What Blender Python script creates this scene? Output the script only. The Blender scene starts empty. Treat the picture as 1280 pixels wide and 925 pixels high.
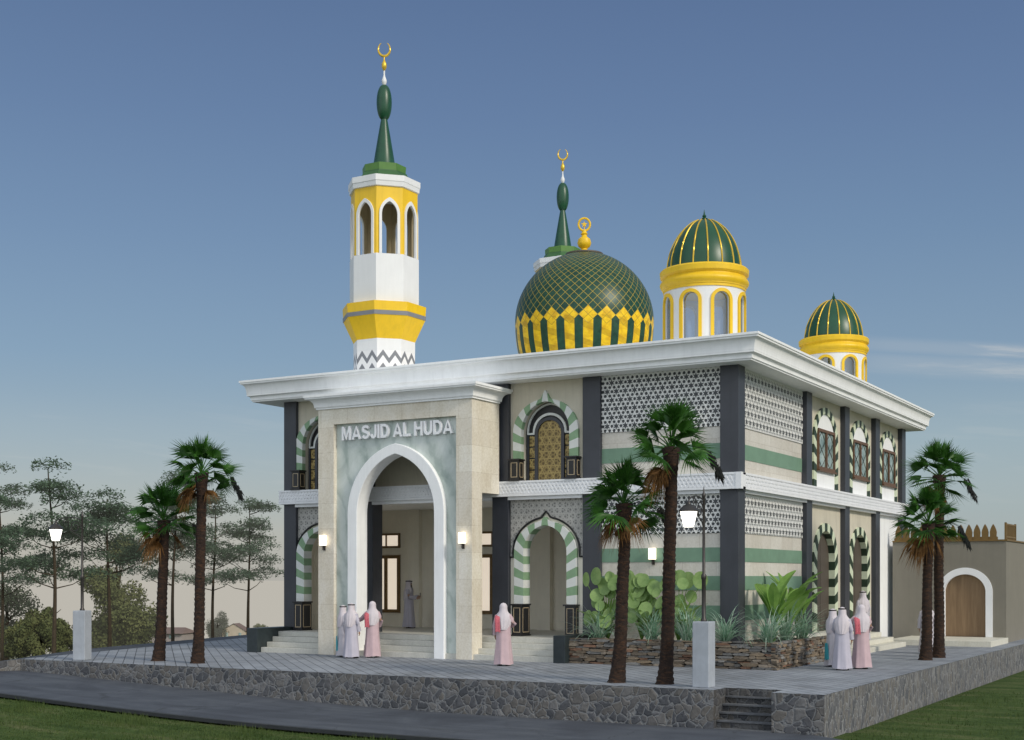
import bpy, bmesh, math, random
from mathutils import Vector, Matrix
R = math.radians
sc = bpy.context.scene
COL = sc.collection
rnd = random.Random(7)

# ------------------------------------------------------------------ helpers
class MB:
    """collects faces, builds ONE mesh object"""
    def __init__(self):
        self.v = []; self.f = []; self.m = []; self.c = []
    def add(self, verts, faces, mi=0, col=None):
        o = len(self.v)
        self.v += [tuple(p) for p in verts]
        for f in faces:
            self.f.append([i + o for i in f]); self.m.append(mi); self.c.append(col)
        return self
    def box(self, x0, x1, y0, y1, z0, z1, mi=0, col=None):
        v = [(x, y, z) for z in (z0, z1) for y in (y0, y1) for x in (x0, x1)]
        f = [(0, 2, 3, 1), (4, 5, 7, 6), (0, 1, 5, 4), (2, 6, 7, 3), (0, 4, 6, 2), (1, 3, 7, 5)]
        return self.add(v, f, mi, col)
    def boxP(self, P, u0, u1, d0, d1, z0, z1, mi=0):
        v = [P(u, d, z) for z in (z0, z1) for d in (d0, d1) for u in (u0, u1)]
        f = [(0, 2, 3, 1), (4, 5, 7, 6), (0, 1, 5, 4), (2, 6, 7, 3), (0, 4, 6, 2), (1, 3, 7, 5)]
        return self.add(v, f, mi)
    def tube(self, pts, rads, n=8, mi=0, cap=True, col=None):
        pts = [Vector(p) for p in pts]
        if not hasattr(rads, '__len__'): rads = [rads] * len(pts)
        vs = []; fs = []
        up = Vector((0.13, 0.31, 1)).normalized()
        for i, p in enumerate(pts):
            t = (pts[min(i + 1, len(pts) - 1)] - pts[max(i - 1, 0)])
            t = t.normalized() if t.length > 1e-9 else Vector((0, 0, 1))
            a = t.cross(up)
            if a.length < .05: a = t.cross(Vector((1, 0, 0)))
            a.normalize(); b = t.cross(a)
            for k in range(n):
                th = 2 * math.pi * k / n
                vs.append(p + (a * math.cos(th) + b * math.sin(th)) * rads[i])
        for i in range(len(pts) - 1):
            for k in range(n):
                k2 = (k + 1) % n
                fs.append((i * n + k, i * n + k2, (i + 1) * n + k2, (i + 1) * n + k))
        if cap:
            fs.append(tuple(range(n))); fs.append(tuple(range((len(pts) - 1) * n, len(pts) * n)))
        return self.add(vs, fs, mi, col)
    def lathe(self, cx, cy, prof, n=32, mi=0, off=0.0, cap=True):
        vs = []; fs = []
        for (r, z) in prof:
            for k in range(n):
                th = 2 * math.pi * (k + off) / n
                vs.append((cx + r * math.cos(th), cy + r * math.sin(th), z))
        m = len(prof)
        for i in range(m - 1):
            for k in range(n):
                k2 = (k + 1) % n
                fs.append((i * n + k, i * n + k2, (i + 1) * n + k2, (i + 1) * n + k))
        if cap:
            fs.append(tuple(range(n))); fs.append(tuple(range((m - 1) * n, m * n)))
        return self.add(vs, fs, mi)
    def build(self, name, mats, parent=None, smooth=False, recalc=True, bevel=0, angle=35, loc=None):
        me = bpy.data.meshes.new(name)
        me.from_pydata(self.v, [], self.f)
        if not isinstance(mats, (list, tuple)): mats = [mats]
        for m in mats: me.materials.append(m)
        if any(self.m): me.polygons.foreach_set('material_index', self.m)
        if any(c is not None for c in self.c):
            at = me.color_attributes.new('tone', 'FLOAT_COLOR', 'CORNER')
            for p in me.polygons:
                c = self.c[p.index] or (1, 1, 1)
                for li in p.loop_indices: at.data[li].color = (c[0], c[1], c[2], 1)
        if recalc:
            bm = bmesh.new(); bm.from_mesh(me)
            bmesh.ops.recalc_face_normals(bm, faces=bm.faces)
            bm.to_mesh(me); bm.free()
        if smooth:
            me.polygons.foreach_set('use_smooth', [True] * len(me.polygons))
            if angle and angle < 180:
                try: me.set_sharp_from_angle(angle=R(angle))
                except Exception: pass
        me.update()
        o = bpy.data.objects.new(name, me); COL.objects.link(o)
        if loc is not None: o.location = loc
        if parent is not None:
            o.parent = parent
            if loc is None and parent.get('_origin') is not None:
                pass
        if bevel:
            b = o.modifiers.new('bevel', 'BEVEL'); b.width = bevel; b.segments = 2; b.limit_method = 'ANGLE'; b.angle_limit = R(40)
        return o

def empty(name, loc=(0, 0, 0), rz=0, parent=None):
    o = bpy.data.objects.new(name, None); COL.objects.link(o)
    o.location = loc; o.rotation_euler = (0, 0, rz); o.empty_display_size = .3
    if parent: o.parent = parent
    return o
def tag(o, label=None, cat=None, group=None, kind=None):
    if label: o['label'] = label
    if cat: o['category'] = cat
    if group: o['group'] = group
    if kind: o['kind'] = kind
    return o
def copy_tree(o, parent=None):
    c = o.copy(); COL.objects.link(c)
    if parent: c.parent = parent
    for ch in [x for x in bpy.data.objects if x.parent == o]:
        copy_tree(ch, c)
    return c

# ------------------------------------------------------------------ materials
def new_mat(name):
    m = bpy.data.materials.new(name); m.use_nodes = True
    nt = m.node_tree
    return m, nt, nt.nodes['Principled BSDF'], nt.nodes['Material Output']
def N(nt, t, **kw):
    n = nt.nodes.new(t)
    for k, v in kw.items(): setattr(n, k, v)
    return n
def coords(nt, scale=(1, 1, 1), rot=(0, 0, 0), kind='Object'):
    tc = N(nt, 'ShaderNodeTexCoord'); mp = N(nt, 'ShaderNodeMapping')
    mp.inputs['Scale'].default_value = scale; mp.inputs['Rotation'].default_value = rot
    nt.links.new(tc.outputs[kind], mp.inputs['Vector'])
    return mp.outputs['Vector']
def noise(nt, vec, scale, detail=5, rough=.6, dist=0):
    n = N(nt, 'ShaderNodeTexNoise'); n.inputs['Scale'].default_value = scale
    n.inputs['Detail'].default_value = detail; n.inputs['Roughness'].default_value = rough
    n.inputs['Distortion'].default_value = dist
    nt.links.new(vec, n.inputs['Vector']); return n.outputs['Fac']
def ramp(nt, fac, stops):
    r = N(nt, 'ShaderNodeValToRGB')
    e = r.color_ramp.elements
    while len(e) > 1: e.remove(e[-1])
    e[0].position = stops[0][0]; e[0].color = (*stops[0][1], 1)
    for p, c in stops[1:]:
        k = e.new(p); k.color = (*c, 1)
    nt.links.new(fac, r.inputs['Fac']); return r.outputs['Color']
def mixc(nt, fac, a, b, mode='MIX'):
    n = N(nt, 'ShaderNodeMix', data_type='RGBA', blend_type=mode)
    for s, v in ((0, fac), (6, a), (7, b)):
        if hasattr(v, 'links'): nt.links.new(v, n.inputs[s])
        else: n.inputs[s].default_value = v if s == 0 else (*v, 1)
    return n.outputs[2]
def math_(nt, op, a, b=0.0, c=0.0):
    n = N(nt, 'ShaderNodeMath', operation=op)
    for i, v in enumerate((a, b, c)):
        if hasattr(v, 'links'): nt.links.new(v, n.inputs[i])
        else: n.inputs[i].default_value = v
    return n.outputs[0]
def bump(nt, bs, h, strength=.3, dist=.02):
    b = N(nt, 'ShaderNodeBump'); b.inputs['Strength'].default_value = strength; b.inputs['Distance'].default_value = dist
    nt.links.new(h, b.inputs['Height']); nt.links.new(b.outputs['Normal'], bs.inputs['Normal'])
def c_(c, k): return tuple(max(0, min(1, x * k)) for x in c)

def simple(name, col, rough=.6, var=.12, scale=2.5, bmp=.12, bscale=40, metal=0, streak=0, spec=None):
    m, nt, bs, out = new_mat(name)
    v = coords(nt)
    f = noise(nt, v, scale, 6, .65)
    c = ramp(nt, f, [(.3, c_(col, 1 - var)), (.7, c_(col, 1 + var))])
    if streak:      # weather streaks running down the surface
        vs = coords(nt, (3.0, 3.0, .25))
        s = noise(nt, vs, 2.0, 6, .7)
        s = ramp(nt, s, [(.45, (1, 1, 1)), (.8, (1 - streak,) * 3)])
        c = mixc(nt, 1.0, c, s, 'MULTIPLY')
    nt.links.new(c, bs.inputs['Base Color'])
    bs.inputs['Roughness'].default_value = rough; bs.inputs['Metallic'].default_value = metal
    if spec is not None: bs.inputs['Specular IOR Level'].default_value = spec
    if bmp: bump(nt, bs, noise(nt, v, bscale, 4, .6), bmp, .01)
    return m
def emissive(name, col, e, strength):
    m, nt, bs, out = new_mat(name)
    v = coords(nt); f = noise(nt, v, 3, 3)
    c = ramp(nt, f, [(.3, c_(col, .92)), (.7, col)])
    nt.links.new(c, bs.inputs['Base Color'])
    bs.inputs['Emission Color'].default_value = (*e, 1); bs.inputs['Emission Strength'].default_value = strength
    bs.inputs['Roughness'].default_value = .4
    return m
M = {}
M['cream'] = simple('cream_plaster', (.60, .555, .45), .8, .08, 1.0, .1, 60, streak=.14)
M['porch'] = simple('porch_plaster', (.84, .79, .67), .8, .05, 1.2, .08, 60, streak=.05)
M['white'] = simple('white_plaster', (.89, .90, .90), .6, .04, 1.2, .06, 60, streak=.10)
M['white_tower'] = simple('white_tower_paint', (.76, .77, .77), .5, .03, 1.2, .05, 50, streak=.06)
M['ledge'] = simple('ledge_stone', (.80, .81, .83), .6, .04, 2, .06, 60, streak=.07)
M['lattice'] = simple('lattice_stone', (.80, .80, .78), .6, .05, 3, .05, 60)
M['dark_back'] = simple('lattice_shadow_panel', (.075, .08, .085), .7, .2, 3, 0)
M['column'] = simple('slate_column', (.040, .044, .055), .45, .15, 1.2, .08, 50, streak=.15)
M['black'] = simple('black_trim', (.012, .012, .014), .4, .2, 3, .05, 40)
M['green_band'] = simple('green_stone_band', (.17, .285, .20), .6, .1, 2, .08, 50, streak=.08)
M['green_vous'] = simple('green_voussoir', (.22, .35, .21), .6, .12, 4, .08, 50)
M['white_vous'] = simple('white_voussoir', (.66, .68, .66), .6, .06, 4, .08, 50)
M['dkgreen_vous'] = simple('dark_green_voussoir', (.020, .042, .022), .5, .2, 4, .08, 50)
M['pale_vous'] = simple('pale_green_voussoir', (.62, .68, .50), .6, .06, 4, .08, 50)
M['yellow'] = simple('yellow_paint', (.83, .53, .010), .45, .07, 1.2, .05, 50, streak=.14)
M['gold'] = simple('gold_metal', (.72, .48, .05), .35, .1, 3, .05, 40, metal=.5)
M['gold_dull'] = simple('dull_gold_paint', (.17, .10, .025), .5, .15, 3, .08, 40)
M['green_roof'] = simple('green_roof_paint', (.010, .068, .030), .36, .15, 2.5, .06, 40)
M['green_light'] = simple('bright_green_paint', (.08, .20, .035), .5, .12, 2.5, .05, 40)
M['grey_zig'] = simple('grey_paint', (.20, .21, .23), .5, .06, 2, .04, 50)
M['brown_wood'] = simple('brown_wood_frame', (.13, .065, .03), .5, .2, 6, .1, 40)
M['door_dark'] = simple('dark_brown_door', (.085, .068, .052), .6, .1, 3, .06, 30)
M['concrete'] = simple('pale_concrete', (.36, .39, .43), .8, .1, 3, .15, 40, streak=.12)
M['iron'] = simple('painted_iron', (.05, .045, .042), .4, .2, 6, .05, 40, metal=.4)
M['annex'] = simple('taupe_plaster', (.215, .200, .165), .85, .05, 1.0, .12, 70, streak=.1)
M['annex_white'] = simple('white_door_surround', (.82, .83, .85), .6, .03, 2, .04, 50)
M['dark_block'] = simple('dark_green_granite', (.022, .032, .036), .3, .25, 6, .03, 60)
M['soil'] = simple('dark_soil', (.035, .026, .02), .95, .3, 6, .4, 30)
M['lamp_glass'] = emissive('lit_lamp_glass', (.9, .88, .8), (1, .95, .85), 3.2)
M['sconce_glass'] = emissive('lit_sconce_glass', (.9, .85, .75), (1, .86, .68), 1.9)
M['lit_pane'] = emissive('curtained_lit_pane', (.62, .55, .46), (1, .86, .70), .62)

def travertine(name, c0, c1, c2, joints=True, sc_=1.0):
    m, nt, bs, out = new_mat(name)
    v = coords(nt, (1.0, 1.0, .35))
    f = noise(nt, v, 1.6 * sc_, 8, .68, .6)
    c = ramp(nt, f, [(.28, c0), (.5, c1), (.72, c2)])
    v2 = coords(nt)
    f2 = noise(nt, v2, 14 * sc_, 5, .7)
    c = mixc(nt, .35, c, ramp(nt, f2, [(.35, c_(c0, .8)), (.65, c2)]))
    h = f2
    if joints:
        br = N(nt, 'ShaderNodeTexBrick'); br.offset = .5
        br.inputs['Scale'].default_value = 1.0; br.inputs['Mortar Size'].default_value = .004
        br.inputs['Brick Width'].default_value = 1.1; br.inputs['Row Height'].default_value = .85
        br.inputs['Color1'].default_value = (1, 1, 1, 1); br.inputs['Color2'].default_value = (.9, .88, .86, 1)
        br.inputs['Mortar'].default_value = (.62, .58, .52, 1)
        tc = N(nt, 'ShaderNodeTexCoord'); sx = N(nt, 'ShaderNodeSeparateXYZ'); nt.links.new(tc.outputs['Object'], sx.inputs[0])
        cx = N(nt, 'ShaderNodeCombineXYZ')
        nt.links.new(math_(nt, 'ADD', sx.outputs[0], sx.outputs[1]), cx.inputs[0]); nt.links.new(sx.outputs[2], cx.inputs[1])
        nt.links.new(cx.outputs[0], br.inputs['Vector'])
        c = mixc(nt, 1.0, c, br.outputs['Color'], 'MULTIPLY')
    nt.links.new(c, bs.inputs['Base Color']); bs.inputs['Roughness'].default_value = .5
    bump(nt, bs, h, .08, .01)
    return m
M['travertine'] = travertine('travertine_cladding', (.63, .56, .43), (.78, .73, .61), (.88, .85, .78))
M['cream_stone'] = travertine('cream_stone_cladding', (.56, .53, .46), (.66, .63, .56), (.74, .71, .66))
M['steps'] = travertine('pale_step_stone', (.46, .46, .41), (.56, .55, .49), (.62, .61, .56), False, 1.5)
M['side_steps'] = travertine('cream_step_stone', (.58, .55, .45), (.68, .66, .56), (.74, .72, .64), False, 1.5)

def green_marble():
    m, nt, bs, out = new_mat('pale_green_marble')
    v = coords(nt, (1, 1, .6), (0, R(35), 0))
    w = N(nt, 'ShaderNodeTexWave'); w.inputs['Scale'].default_value = .55; w.inputs['Distortion'].default_value = 9
    w.inputs['Detail'].default_value = 5; w.inputs['Detail Scale'].default_value = 1.2; w.inputs['Detail Roughness'].default_value = .62
    nt.links.new(v, w.inputs['Vector'])
    f = noise(nt, v, 1.1, 7, .7, 1.0)
    a = ramp(nt, f, [(.3, (.31, .37, .345)), (.5, (.50, .56, .525)), (.7, (.70, .74, .715))])
    b = ramp(nt, w.outputs['Fac'], [(0, (.22, .29, .26)), (.25, (.47, .53, .49)), (1, (.58, .63, .60))])
    c = mixc(nt, .4, a, b)
    nt.links.new(c, bs.inputs['Base Color']); bs.inputs['Roughness'].default_value = .3
    return m
M['marble'] = green_marble()

def kagome(nt, s_, half, twist=0):
    """mask of three line families at 0/60/120 degrees over the wall plane"""
    tc = N(nt, 'ShaderNodeTexCoord'); sx = N(nt, 'ShaderNodeSeparateXYZ'); nt.links.new(tc.outputs['Object'], sx.inputs[0])
    u = math_(nt, 'ADD', sx.outputs[0], sx.outputs[1]); z = sx.outputs[2]
    acc = None
    for a_ in (0 + twist, 60 + twist, 120 + twist):
        p = math_(nt, 'ADD', math_(nt, 'MULTIPLY', u, -math.sin(R(a_)) / s_), math_(nt, 'MULTIPLY', z, math.cos(R(a_)) / s_))
        l = math_(nt, 'LESS_THAN', math_(nt, 'PINGPONG', math_(nt, 'ADD', p, .5), .5), half)
        acc = l if acc is None else math_(nt, 'MAXIMUM', acc, l)
    return acc
def pattern_wall():
    m, nt, bs, out = new_mat('arabesque_relief_wall')
    k = math_(nt, 'MAXIMUM', kagome(nt, .19, .10), math_(nt, 'MULTIPLY', kagome(nt, .095, .15, 30), .75))
    f = noise(nt, coords(nt), 2, 5, .6)
    c = mixc(nt, k, (.20, .20, .19), (.46, .45, .42))
    c = mixc(nt, 1.0, c, ramp(nt, f, [(.3, (.85, .85, .85)), (.7, (1.1, 1.1, 1.1))]), 'MULTIPLY')
    nt.links.new(c, bs.inputs['Base Color']); bs.inputs['Roughness'].default_value = .7
    bump(nt, bs, k, .5, .02)
    return m
M['relief'] = pattern_wall()
def gold_pattern():
    m, nt, bs, out = new_mat('gilded_arabesque')
    k = math_(nt, 'MAXIMUM', kagome(nt, .235, .085), math_(nt, 'MULTIPLY', kagome(nt, .1175, .13, 30), .6))
    f = noise(nt, coords(nt), 4, 5, .6)
    c = mixc(nt, k, (.13, .085, .025), (.42, .31, .11))
    c = mixc(nt, 1.0, c, ramp(nt, f, [(.3, (.8, .8, .8)), (.7, (1.15, 1.15, 1.15))]), 'MULTIPLY')
    nt.links.new(c, bs.inputs['Base Color']); bs.inputs['Roughness'].default_value = .45
    bump(nt, bs, k, .5, .02)
    return m
M['gold_pattern'] = gold_pattern()

def stone_rubble(name, warm, stretch=(1, 1, 1)):
    m, nt, bs, out = new_mat(name)
    v = coords(nt, stretch)
    d = noise(nt, v, 3.0, 3, .5)
    va = N(nt, 'ShaderNodeVectorMath', operation='ADD'); nt.links.new(v, va.inputs[0])
    cm = N(nt, 'ShaderNodeCombineXYZ')
    dd = math_(nt, 'MULTIPLY', d, .42)
    for i in range(3): nt.links.new(dd, cm.inputs[i])
    nt.links.new(cm.outputs[0], va.inputs[1])
    e = N(nt, 'ShaderNodeTexVoronoi', feature='DISTANCE_TO_EDGE'); e.inputs['Scale'].default_value = 4.5
    k = N(nt, 'ShaderNodeTexVoronoi', feature='F1'); k.inputs['Scale'].default_value = 4.5
    for n in (e, k): nt.links.new(va.outputs[0], n.inputs['Vector'])
    sp = N(nt, 'ShaderNodeSeparateColor'); nt.links.new(k.outputs['Color'], sp.inputs[0])
    w = warm
    stone = ramp(nt, sp.outputs[0], [(0, c_((.060, .064, .072), w)), (.35, c_((.098, .100, .108), w)), (.6, (.125 * w, .116 * w, .105 * w)), (1, c_((.165, .165, .168), w))])
    f = noise(nt, v, 9, 6, .7)
    stone = mixc(nt, 1.0, stone, ramp(nt, f, [(.3, (.6, .6, .6)), (.7, (1.25, 1.25, 1.25))]), 'MULTIPLY')
    mort = ramp(nt, e.outputs['Distance'], [(.0, (1, 1, 1)), (.035, (1, 1, 1)), (.07, (0, 0, 0))])
    c = mixc(nt, math_(nt, 'MULTIPLY', mort, .75), stone, c_((.20, .205, .21), w))
    nt.links.new(c, bs.inputs['Base Color']); bs.inputs['Roughness'].default_value = .85
    h = math_(nt, 'MINIMUM', e.outputs['Distance'], .16)
    h = math_(nt, 'MULTIPLY_ADD', f, .05, h)
    bump(nt, bs, h, .9, .12)
    return m
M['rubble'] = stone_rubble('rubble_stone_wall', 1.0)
M['rubble_dark'] = stone_rubble('shaded_rubble_steps', .55)  # same rubble darkened: shade of the stair recess put into the colour
M['rubble_sunlit'] = stone_rubble('rubble_stone_wall_sunlit', 1.25, (1, 1.7, .75))  # same rubble brightened: sun on the right wall put into the colour

def paver():
    m, nt, bs, out = new_mat('grey_block_paving')
    v = coords(nt, (1, 1, 1), (0, 0, R(45)))
    br = N(nt, 'ShaderNodeTexBrick'); br.offset = .5
    br.inputs['Scale'].default_value = 1.0; br.inputs['Mortar Size'].default_value = .017
    br.inputs['Brick Width'].default_value = .62; br.inputs['Row Height'].default_value = .31; br.inputs['Mortar Smooth'].default_value = .2
    br.inputs['Color1'].default_value = (.25, .27, .30, 1); br.inputs['Color2'].default_value = (.31, .33, .36, 1); br.inputs['Mortar'].default_value = (.085, .09, .10, 1)
    nt.links.new(v, br.inputs['Vector'])
    f = noise(nt, v, .7, 6, .7)
    c = mixc(nt, 1.0, br.outputs['Color'], ramp(nt, f, [(.3, (.78, .78, .78)), (.7, (1.1, 1.1, 1.1))]), 'MULTIPLY')
    f3 = noise(nt, v, .23, 7, .72, 1.2)
    c = mixc(nt, 1.0, c, ramp(nt, f3, [(.38, (.74, .74, .73)), (.5, (1, 1, 1)), (.65, (1.12, 1.12, 1.12))]), 'MULTIPLY')
    f2 = noise(nt, v, 25, 4, .7)
    c = mixc(nt, 1.0, c, ramp(nt, f2, [(.3, (.88, .88, .88)), (.7, (1.08, 1.08, 1.08))]), 'MULTIPLY')
    nt.links.new(c, bs.inputs['Base Color']); bs.inputs['Roughness'].default_value = .75
    bump(nt, bs, math_(nt, 'SUBTRACT', 1.0, br.outputs['Fac']), .4, .01)
    return m
M['paver'] = paver()

def asphalt():
    m, nt, bs, out = new_mat('asphalt')
    v = coords(nt); vs = coords(nt, (.10, 1.5, 1))
    f = noise(nt, vs, 1.2, 6, .65); g = noise(nt, v, 60, 3, .7); p = noise(nt, v, .35, 5, .6, 1.5)
    c = ramp(nt, f, [(.3, (.044, .051, .064)), (.7, (.080, .090, .108))])
    c = mixc(nt, 1.0, c, ramp(nt, p, [(.35, (.72, .72, .74)), (.5, (1, 1, 1)), (.62, (1.22, 1.2, 1.16))]), 'MULTIPLY')
    c = mixc(nt, 1.0, c, ramp(nt, g, [(.3, (.8, .8, .8)), (.7, (1.2, 1.2, 1.2))]), 'MULTIPLY')
    w = noise(nt, v, 1.3, 4, .6)
    va = N(nt, 'ShaderNodeVectorMath', operation='ADD'); nt.links.new(v, va.inputs[0])
    cb = N(nt, 'ShaderNodeCombineXYZ'); nt.links.new(w, cb.inputs[0]); nt.links.new(g, cb.inputs[1]); nt.links.new(cb.outputs[0], va.inputs[1])
    e = N(nt, 'ShaderNodeTexVoronoi', feature='DISTANCE_TO_EDGE'); e.inputs['Scale'].default_value = .42; nt.links.new(va.outputs[0], e.inputs['Vector'])
    cr = math_(nt, 'MULTIPLY', math_(nt, 'LESS_THAN', e.outputs['Distance'], .006), math_(nt, 'GREATER_THAN', p, .46))
    c = mixc(nt, math_(nt, 'MULTIPLY', cr, .7), c, (.018, .02, .023))
    nt.links.new(c, bs.inputs['Base Color']); bs.inputs['Roughness'].default_value = .8
    bump(nt, bs, g, .3, .01)
    return m
M['asphalt'] = asphalt()

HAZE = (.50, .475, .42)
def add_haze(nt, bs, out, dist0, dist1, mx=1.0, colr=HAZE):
    """aerial perspective: haze painted as emission in the colour of the air, by distance from the origin"""
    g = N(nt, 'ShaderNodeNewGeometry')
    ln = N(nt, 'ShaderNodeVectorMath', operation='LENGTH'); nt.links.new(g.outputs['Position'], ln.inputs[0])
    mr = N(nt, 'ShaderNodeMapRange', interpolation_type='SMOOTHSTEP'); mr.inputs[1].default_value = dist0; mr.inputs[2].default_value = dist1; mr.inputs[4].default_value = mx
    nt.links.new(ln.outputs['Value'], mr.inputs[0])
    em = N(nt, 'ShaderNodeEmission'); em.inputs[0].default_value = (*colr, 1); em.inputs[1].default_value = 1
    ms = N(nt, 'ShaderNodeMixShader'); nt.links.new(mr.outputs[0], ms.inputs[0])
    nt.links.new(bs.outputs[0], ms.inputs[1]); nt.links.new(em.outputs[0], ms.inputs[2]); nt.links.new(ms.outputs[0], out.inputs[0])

def ground_mat():
    m, nt, bs, out = new_mat('meadow_ground')
    v = coords(nt); vs = coords(nt, (.5, 1.4, 1))
    f = noise(nt, vs, .9, 7, .7); g = noise(nt, v, 9, 5, .7)
    c = ramp(nt, f, [(.28, (.030, .055, .014)), (.5, (.060, .095, .026)), (.64, (.11, .125, .05)), (.78, (.19, .17, .10))])
    c = mixc(nt, 1.0, c, ramp(nt, g, [(.3, (.6, .6, .6)), (.7, (1.3, 1.3, 1.3))]), 'MULTIPLY')
    nt.links.new(c, bs.inputs['Base Color']); bs.inputs['Roughness'].default_value = .95; bs.inputs['Specular IOR Level'].default_value = .1
    bump(nt, bs, g, .6, .05)
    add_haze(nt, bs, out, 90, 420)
    return m
M['ground'] = ground_mat()

def leaf_mat(name, ca, cb, scale=3, rough=.5, trans=.3, haze=None):
    m, nt, bs, out = new_mat(name)
    v = coords(nt)
    f = noise(nt, v, scale, 4, .7)
    c = ramp(nt, f, [(.3, ca), (.7, cb)])
    nt.links.new(c, bs.inputs['Base Color']); bs.inputs['Roughness'].default_value = rough
    bs.inputs['Specular IOR Level'].default_value = .25
    tr = N(nt, 'ShaderNodeBsdfTranslucent'); nt.links.new(c, tr.inputs[0])
    ms = N(nt, 'ShaderNodeMixShader'); ms.inputs[0].default_value = trans
    nt.links.new(bs.outputs[0], ms.inputs[1]); nt.links.new(tr.outputs[0], ms.inputs[2]); nt.links.new(ms.outputs[0], out.inputs[0])
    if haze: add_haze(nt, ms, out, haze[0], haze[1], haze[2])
    return m
M['palm_leaf'] = leaf_mat('palm_leaf', (.012, .055, .008), (.060, .18, .022), 2.2, .45, .14)
M['palm_dead'] = leaf_mat('dead_palm_leaf', (.07, .035, .012), (.27, .135, .04), 3, .7, .2)
M['palm_dark'] = leaf_mat('withered_palm_leaf', (.008, .010, .010), (.02, .022, .02), 3, .7, .1)
M['paddle'] = leaf_mat('broad_leaf', (.13, .27, .05), (.28, .45, .11), 2.2, .4, .35)
M['round_leaf'] = leaf_mat('round_leaf', (.17, .29, .09), (.33, .46, .18), 2.5, .45, .3)
M['spider'] = leaf_mat('variegated_blade', (.10, .25, .13), (.42, .60, .46), 9, .45, .3)
M['spider_white'] = leaf_mat('pale_blade', (.30, .42, .30), (.52, .62, .52), 6, .45, .3)
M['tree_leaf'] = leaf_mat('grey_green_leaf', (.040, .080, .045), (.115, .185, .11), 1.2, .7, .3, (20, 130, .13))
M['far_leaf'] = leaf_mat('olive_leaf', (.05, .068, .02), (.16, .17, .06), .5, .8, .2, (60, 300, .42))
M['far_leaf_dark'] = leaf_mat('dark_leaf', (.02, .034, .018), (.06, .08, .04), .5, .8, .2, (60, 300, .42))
M['bark_thin'] = simple('slender_bark', (.055, .040, .024), .9, .3, 4, .3, 30)
def palm_bark():
    m, nt, bs, out = new_mat('palm_bark')
    v = coords(nt, (3, 3, 9))
    f = noise(nt, v, 2, 6, .7, .5)
    c = ramp(nt, f, [(.3, (.006, .004, .003)), (.52, (.026, .012, .006)), (.74, (.095, .042, .016))])
    nt.links.new(c, bs.inputs['Base Color']); bs.inputs['Roughness'].default_value = .9
    bump(nt, bs, f, .9, .05)
    return m
M['palm_bark'] = palm_bark()
def stacked():
    m, nt, bs, out = new_mat('stacked_ledgestone')
    at = N(nt, 'ShaderNodeVertexColor'); at.layer_name = 'tone'
    v = coords(nt, (1, 1, 2.5))
    f = noise(nt, v, 9, 6, .7)
    c = mixc(nt, 1.0, at.outputs['Color'], ramp(nt, f, [(.3, (.6, .6, .6)), (.7, (1.3, 1.3, 1.3))]), 'MULTIPLY')
    nt.links.new(c, bs.inputs['Base Color']); bs.inputs['Roughness'].default_value = .85
    bump(nt, bs, f, .7, .03)
    return m
M['stacked'] = stacked()
def wood_door():
    m, nt, bs, out = new_mat('plank_wood')
    v = coords(nt, (8, 8, .6))
    f = noise(nt, v, 1.2, 6, .65, .4)
    c = ramp(nt, f, [(.3, (.17, .105, .055)), (.7, (.27, .18, .10))])
    v2 = coords(nt)
    sx = N(nt, 'ShaderNodeSeparateXYZ'); nt.links.new(v2, sx.inputs[0])
    fr = math_(nt, 'FRACT', math_(nt, 'MULTIPLY', sx.outputs[0], 2.4))
    pl = math_(nt, 'GREATER_THAN', fr, .5)
    c = mixc(nt, math_(nt, 'MULTIPLY', pl, .18), c, (.12, .07, .035))
    nt.links.new(c, bs.inputs['Base Color']); bs.inputs['Roughness'].default_value = .55
    return m
M['wood_door'] = wood_door()
def window_glass():
    m, nt, bs, out = new_mat('leaded_glass')
    v = coords(nt)
    f = noise(nt, v, 2.0, 5, .6)
    c = ramp(nt, f, [(.35, (.10, .17, .16)), (.6, (.36, .45, .43)), (.75, (.52, .58, .52))])
    nt.links.new(c, bs.inputs['Base Color']); bs.inputs['Roughness'].default_value = .12
    return m
M['leaded'] = window_glass()
def turret_glass():
    m, nt, bs, out = new_mat('turret_glass')
    v = coords(nt); f = noise(nt, v, 1.0, 3)
    gl = N(nt, 'ShaderNodeBsdfGlossy'); gl.inputs['Roughness'].default_value = .05
    gl.inputs['Color'].default_value = (.8, .85, .9, 1)
    tr = N(nt, 'ShaderNodeBsdfTransparent'); nt.links.new(ramp(nt, f, [(.3, (.52, .58, .66)), (.7, (.62, .68, .76))]), tr.inputs[0])
    ms = N(nt, 'ShaderNodeMixShader'); ms.inputs[0].default_value = .22
    nt.links.new(tr.outputs[0], ms.inputs[1]); nt.links.new(gl.outputs[0], ms.inputs[2]); nt.links.new(ms.outputs[0], out.inputs[0])
    return m
M['turret_glass'] = turret_glass()
def zigzag():
    m, nt, bs, out = new_mat('zigzag_paint')
    uv = N(nt, 'ShaderNodeTexCoord'); sx = N(nt, 'ShaderNodeSeparateXYZ'); nt.links.new(uv.outputs['UV'], sx.inputs[0])
    tri = math_(nt, 'PINGPONG', math_(nt, 'MULTIPLY', sx.outputs[0], 1.0), .5)
    h = math_(nt, 'ADD', sx.outputs[1], math_(nt, 'MULTIPLY', tri, -.62))
    fr = math_(nt, 'FRACT', math_(nt, 'MULTIPLY', h, 1.0 / .48))
    on = math_(nt, 'MULTIPLY', math_(nt, 'LESS_THAN', fr, .42), math_(nt, 'LESS_THAN', h, .46))
    c = mixc(nt, on, (.80, .80, .80), (.19, .20, .22))
    nt.links.new(c, bs.inputs['Base Color']); bs.inputs['Roughness'].default_value = .5
    return m
M['zigzag'] = zigzag()
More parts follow.
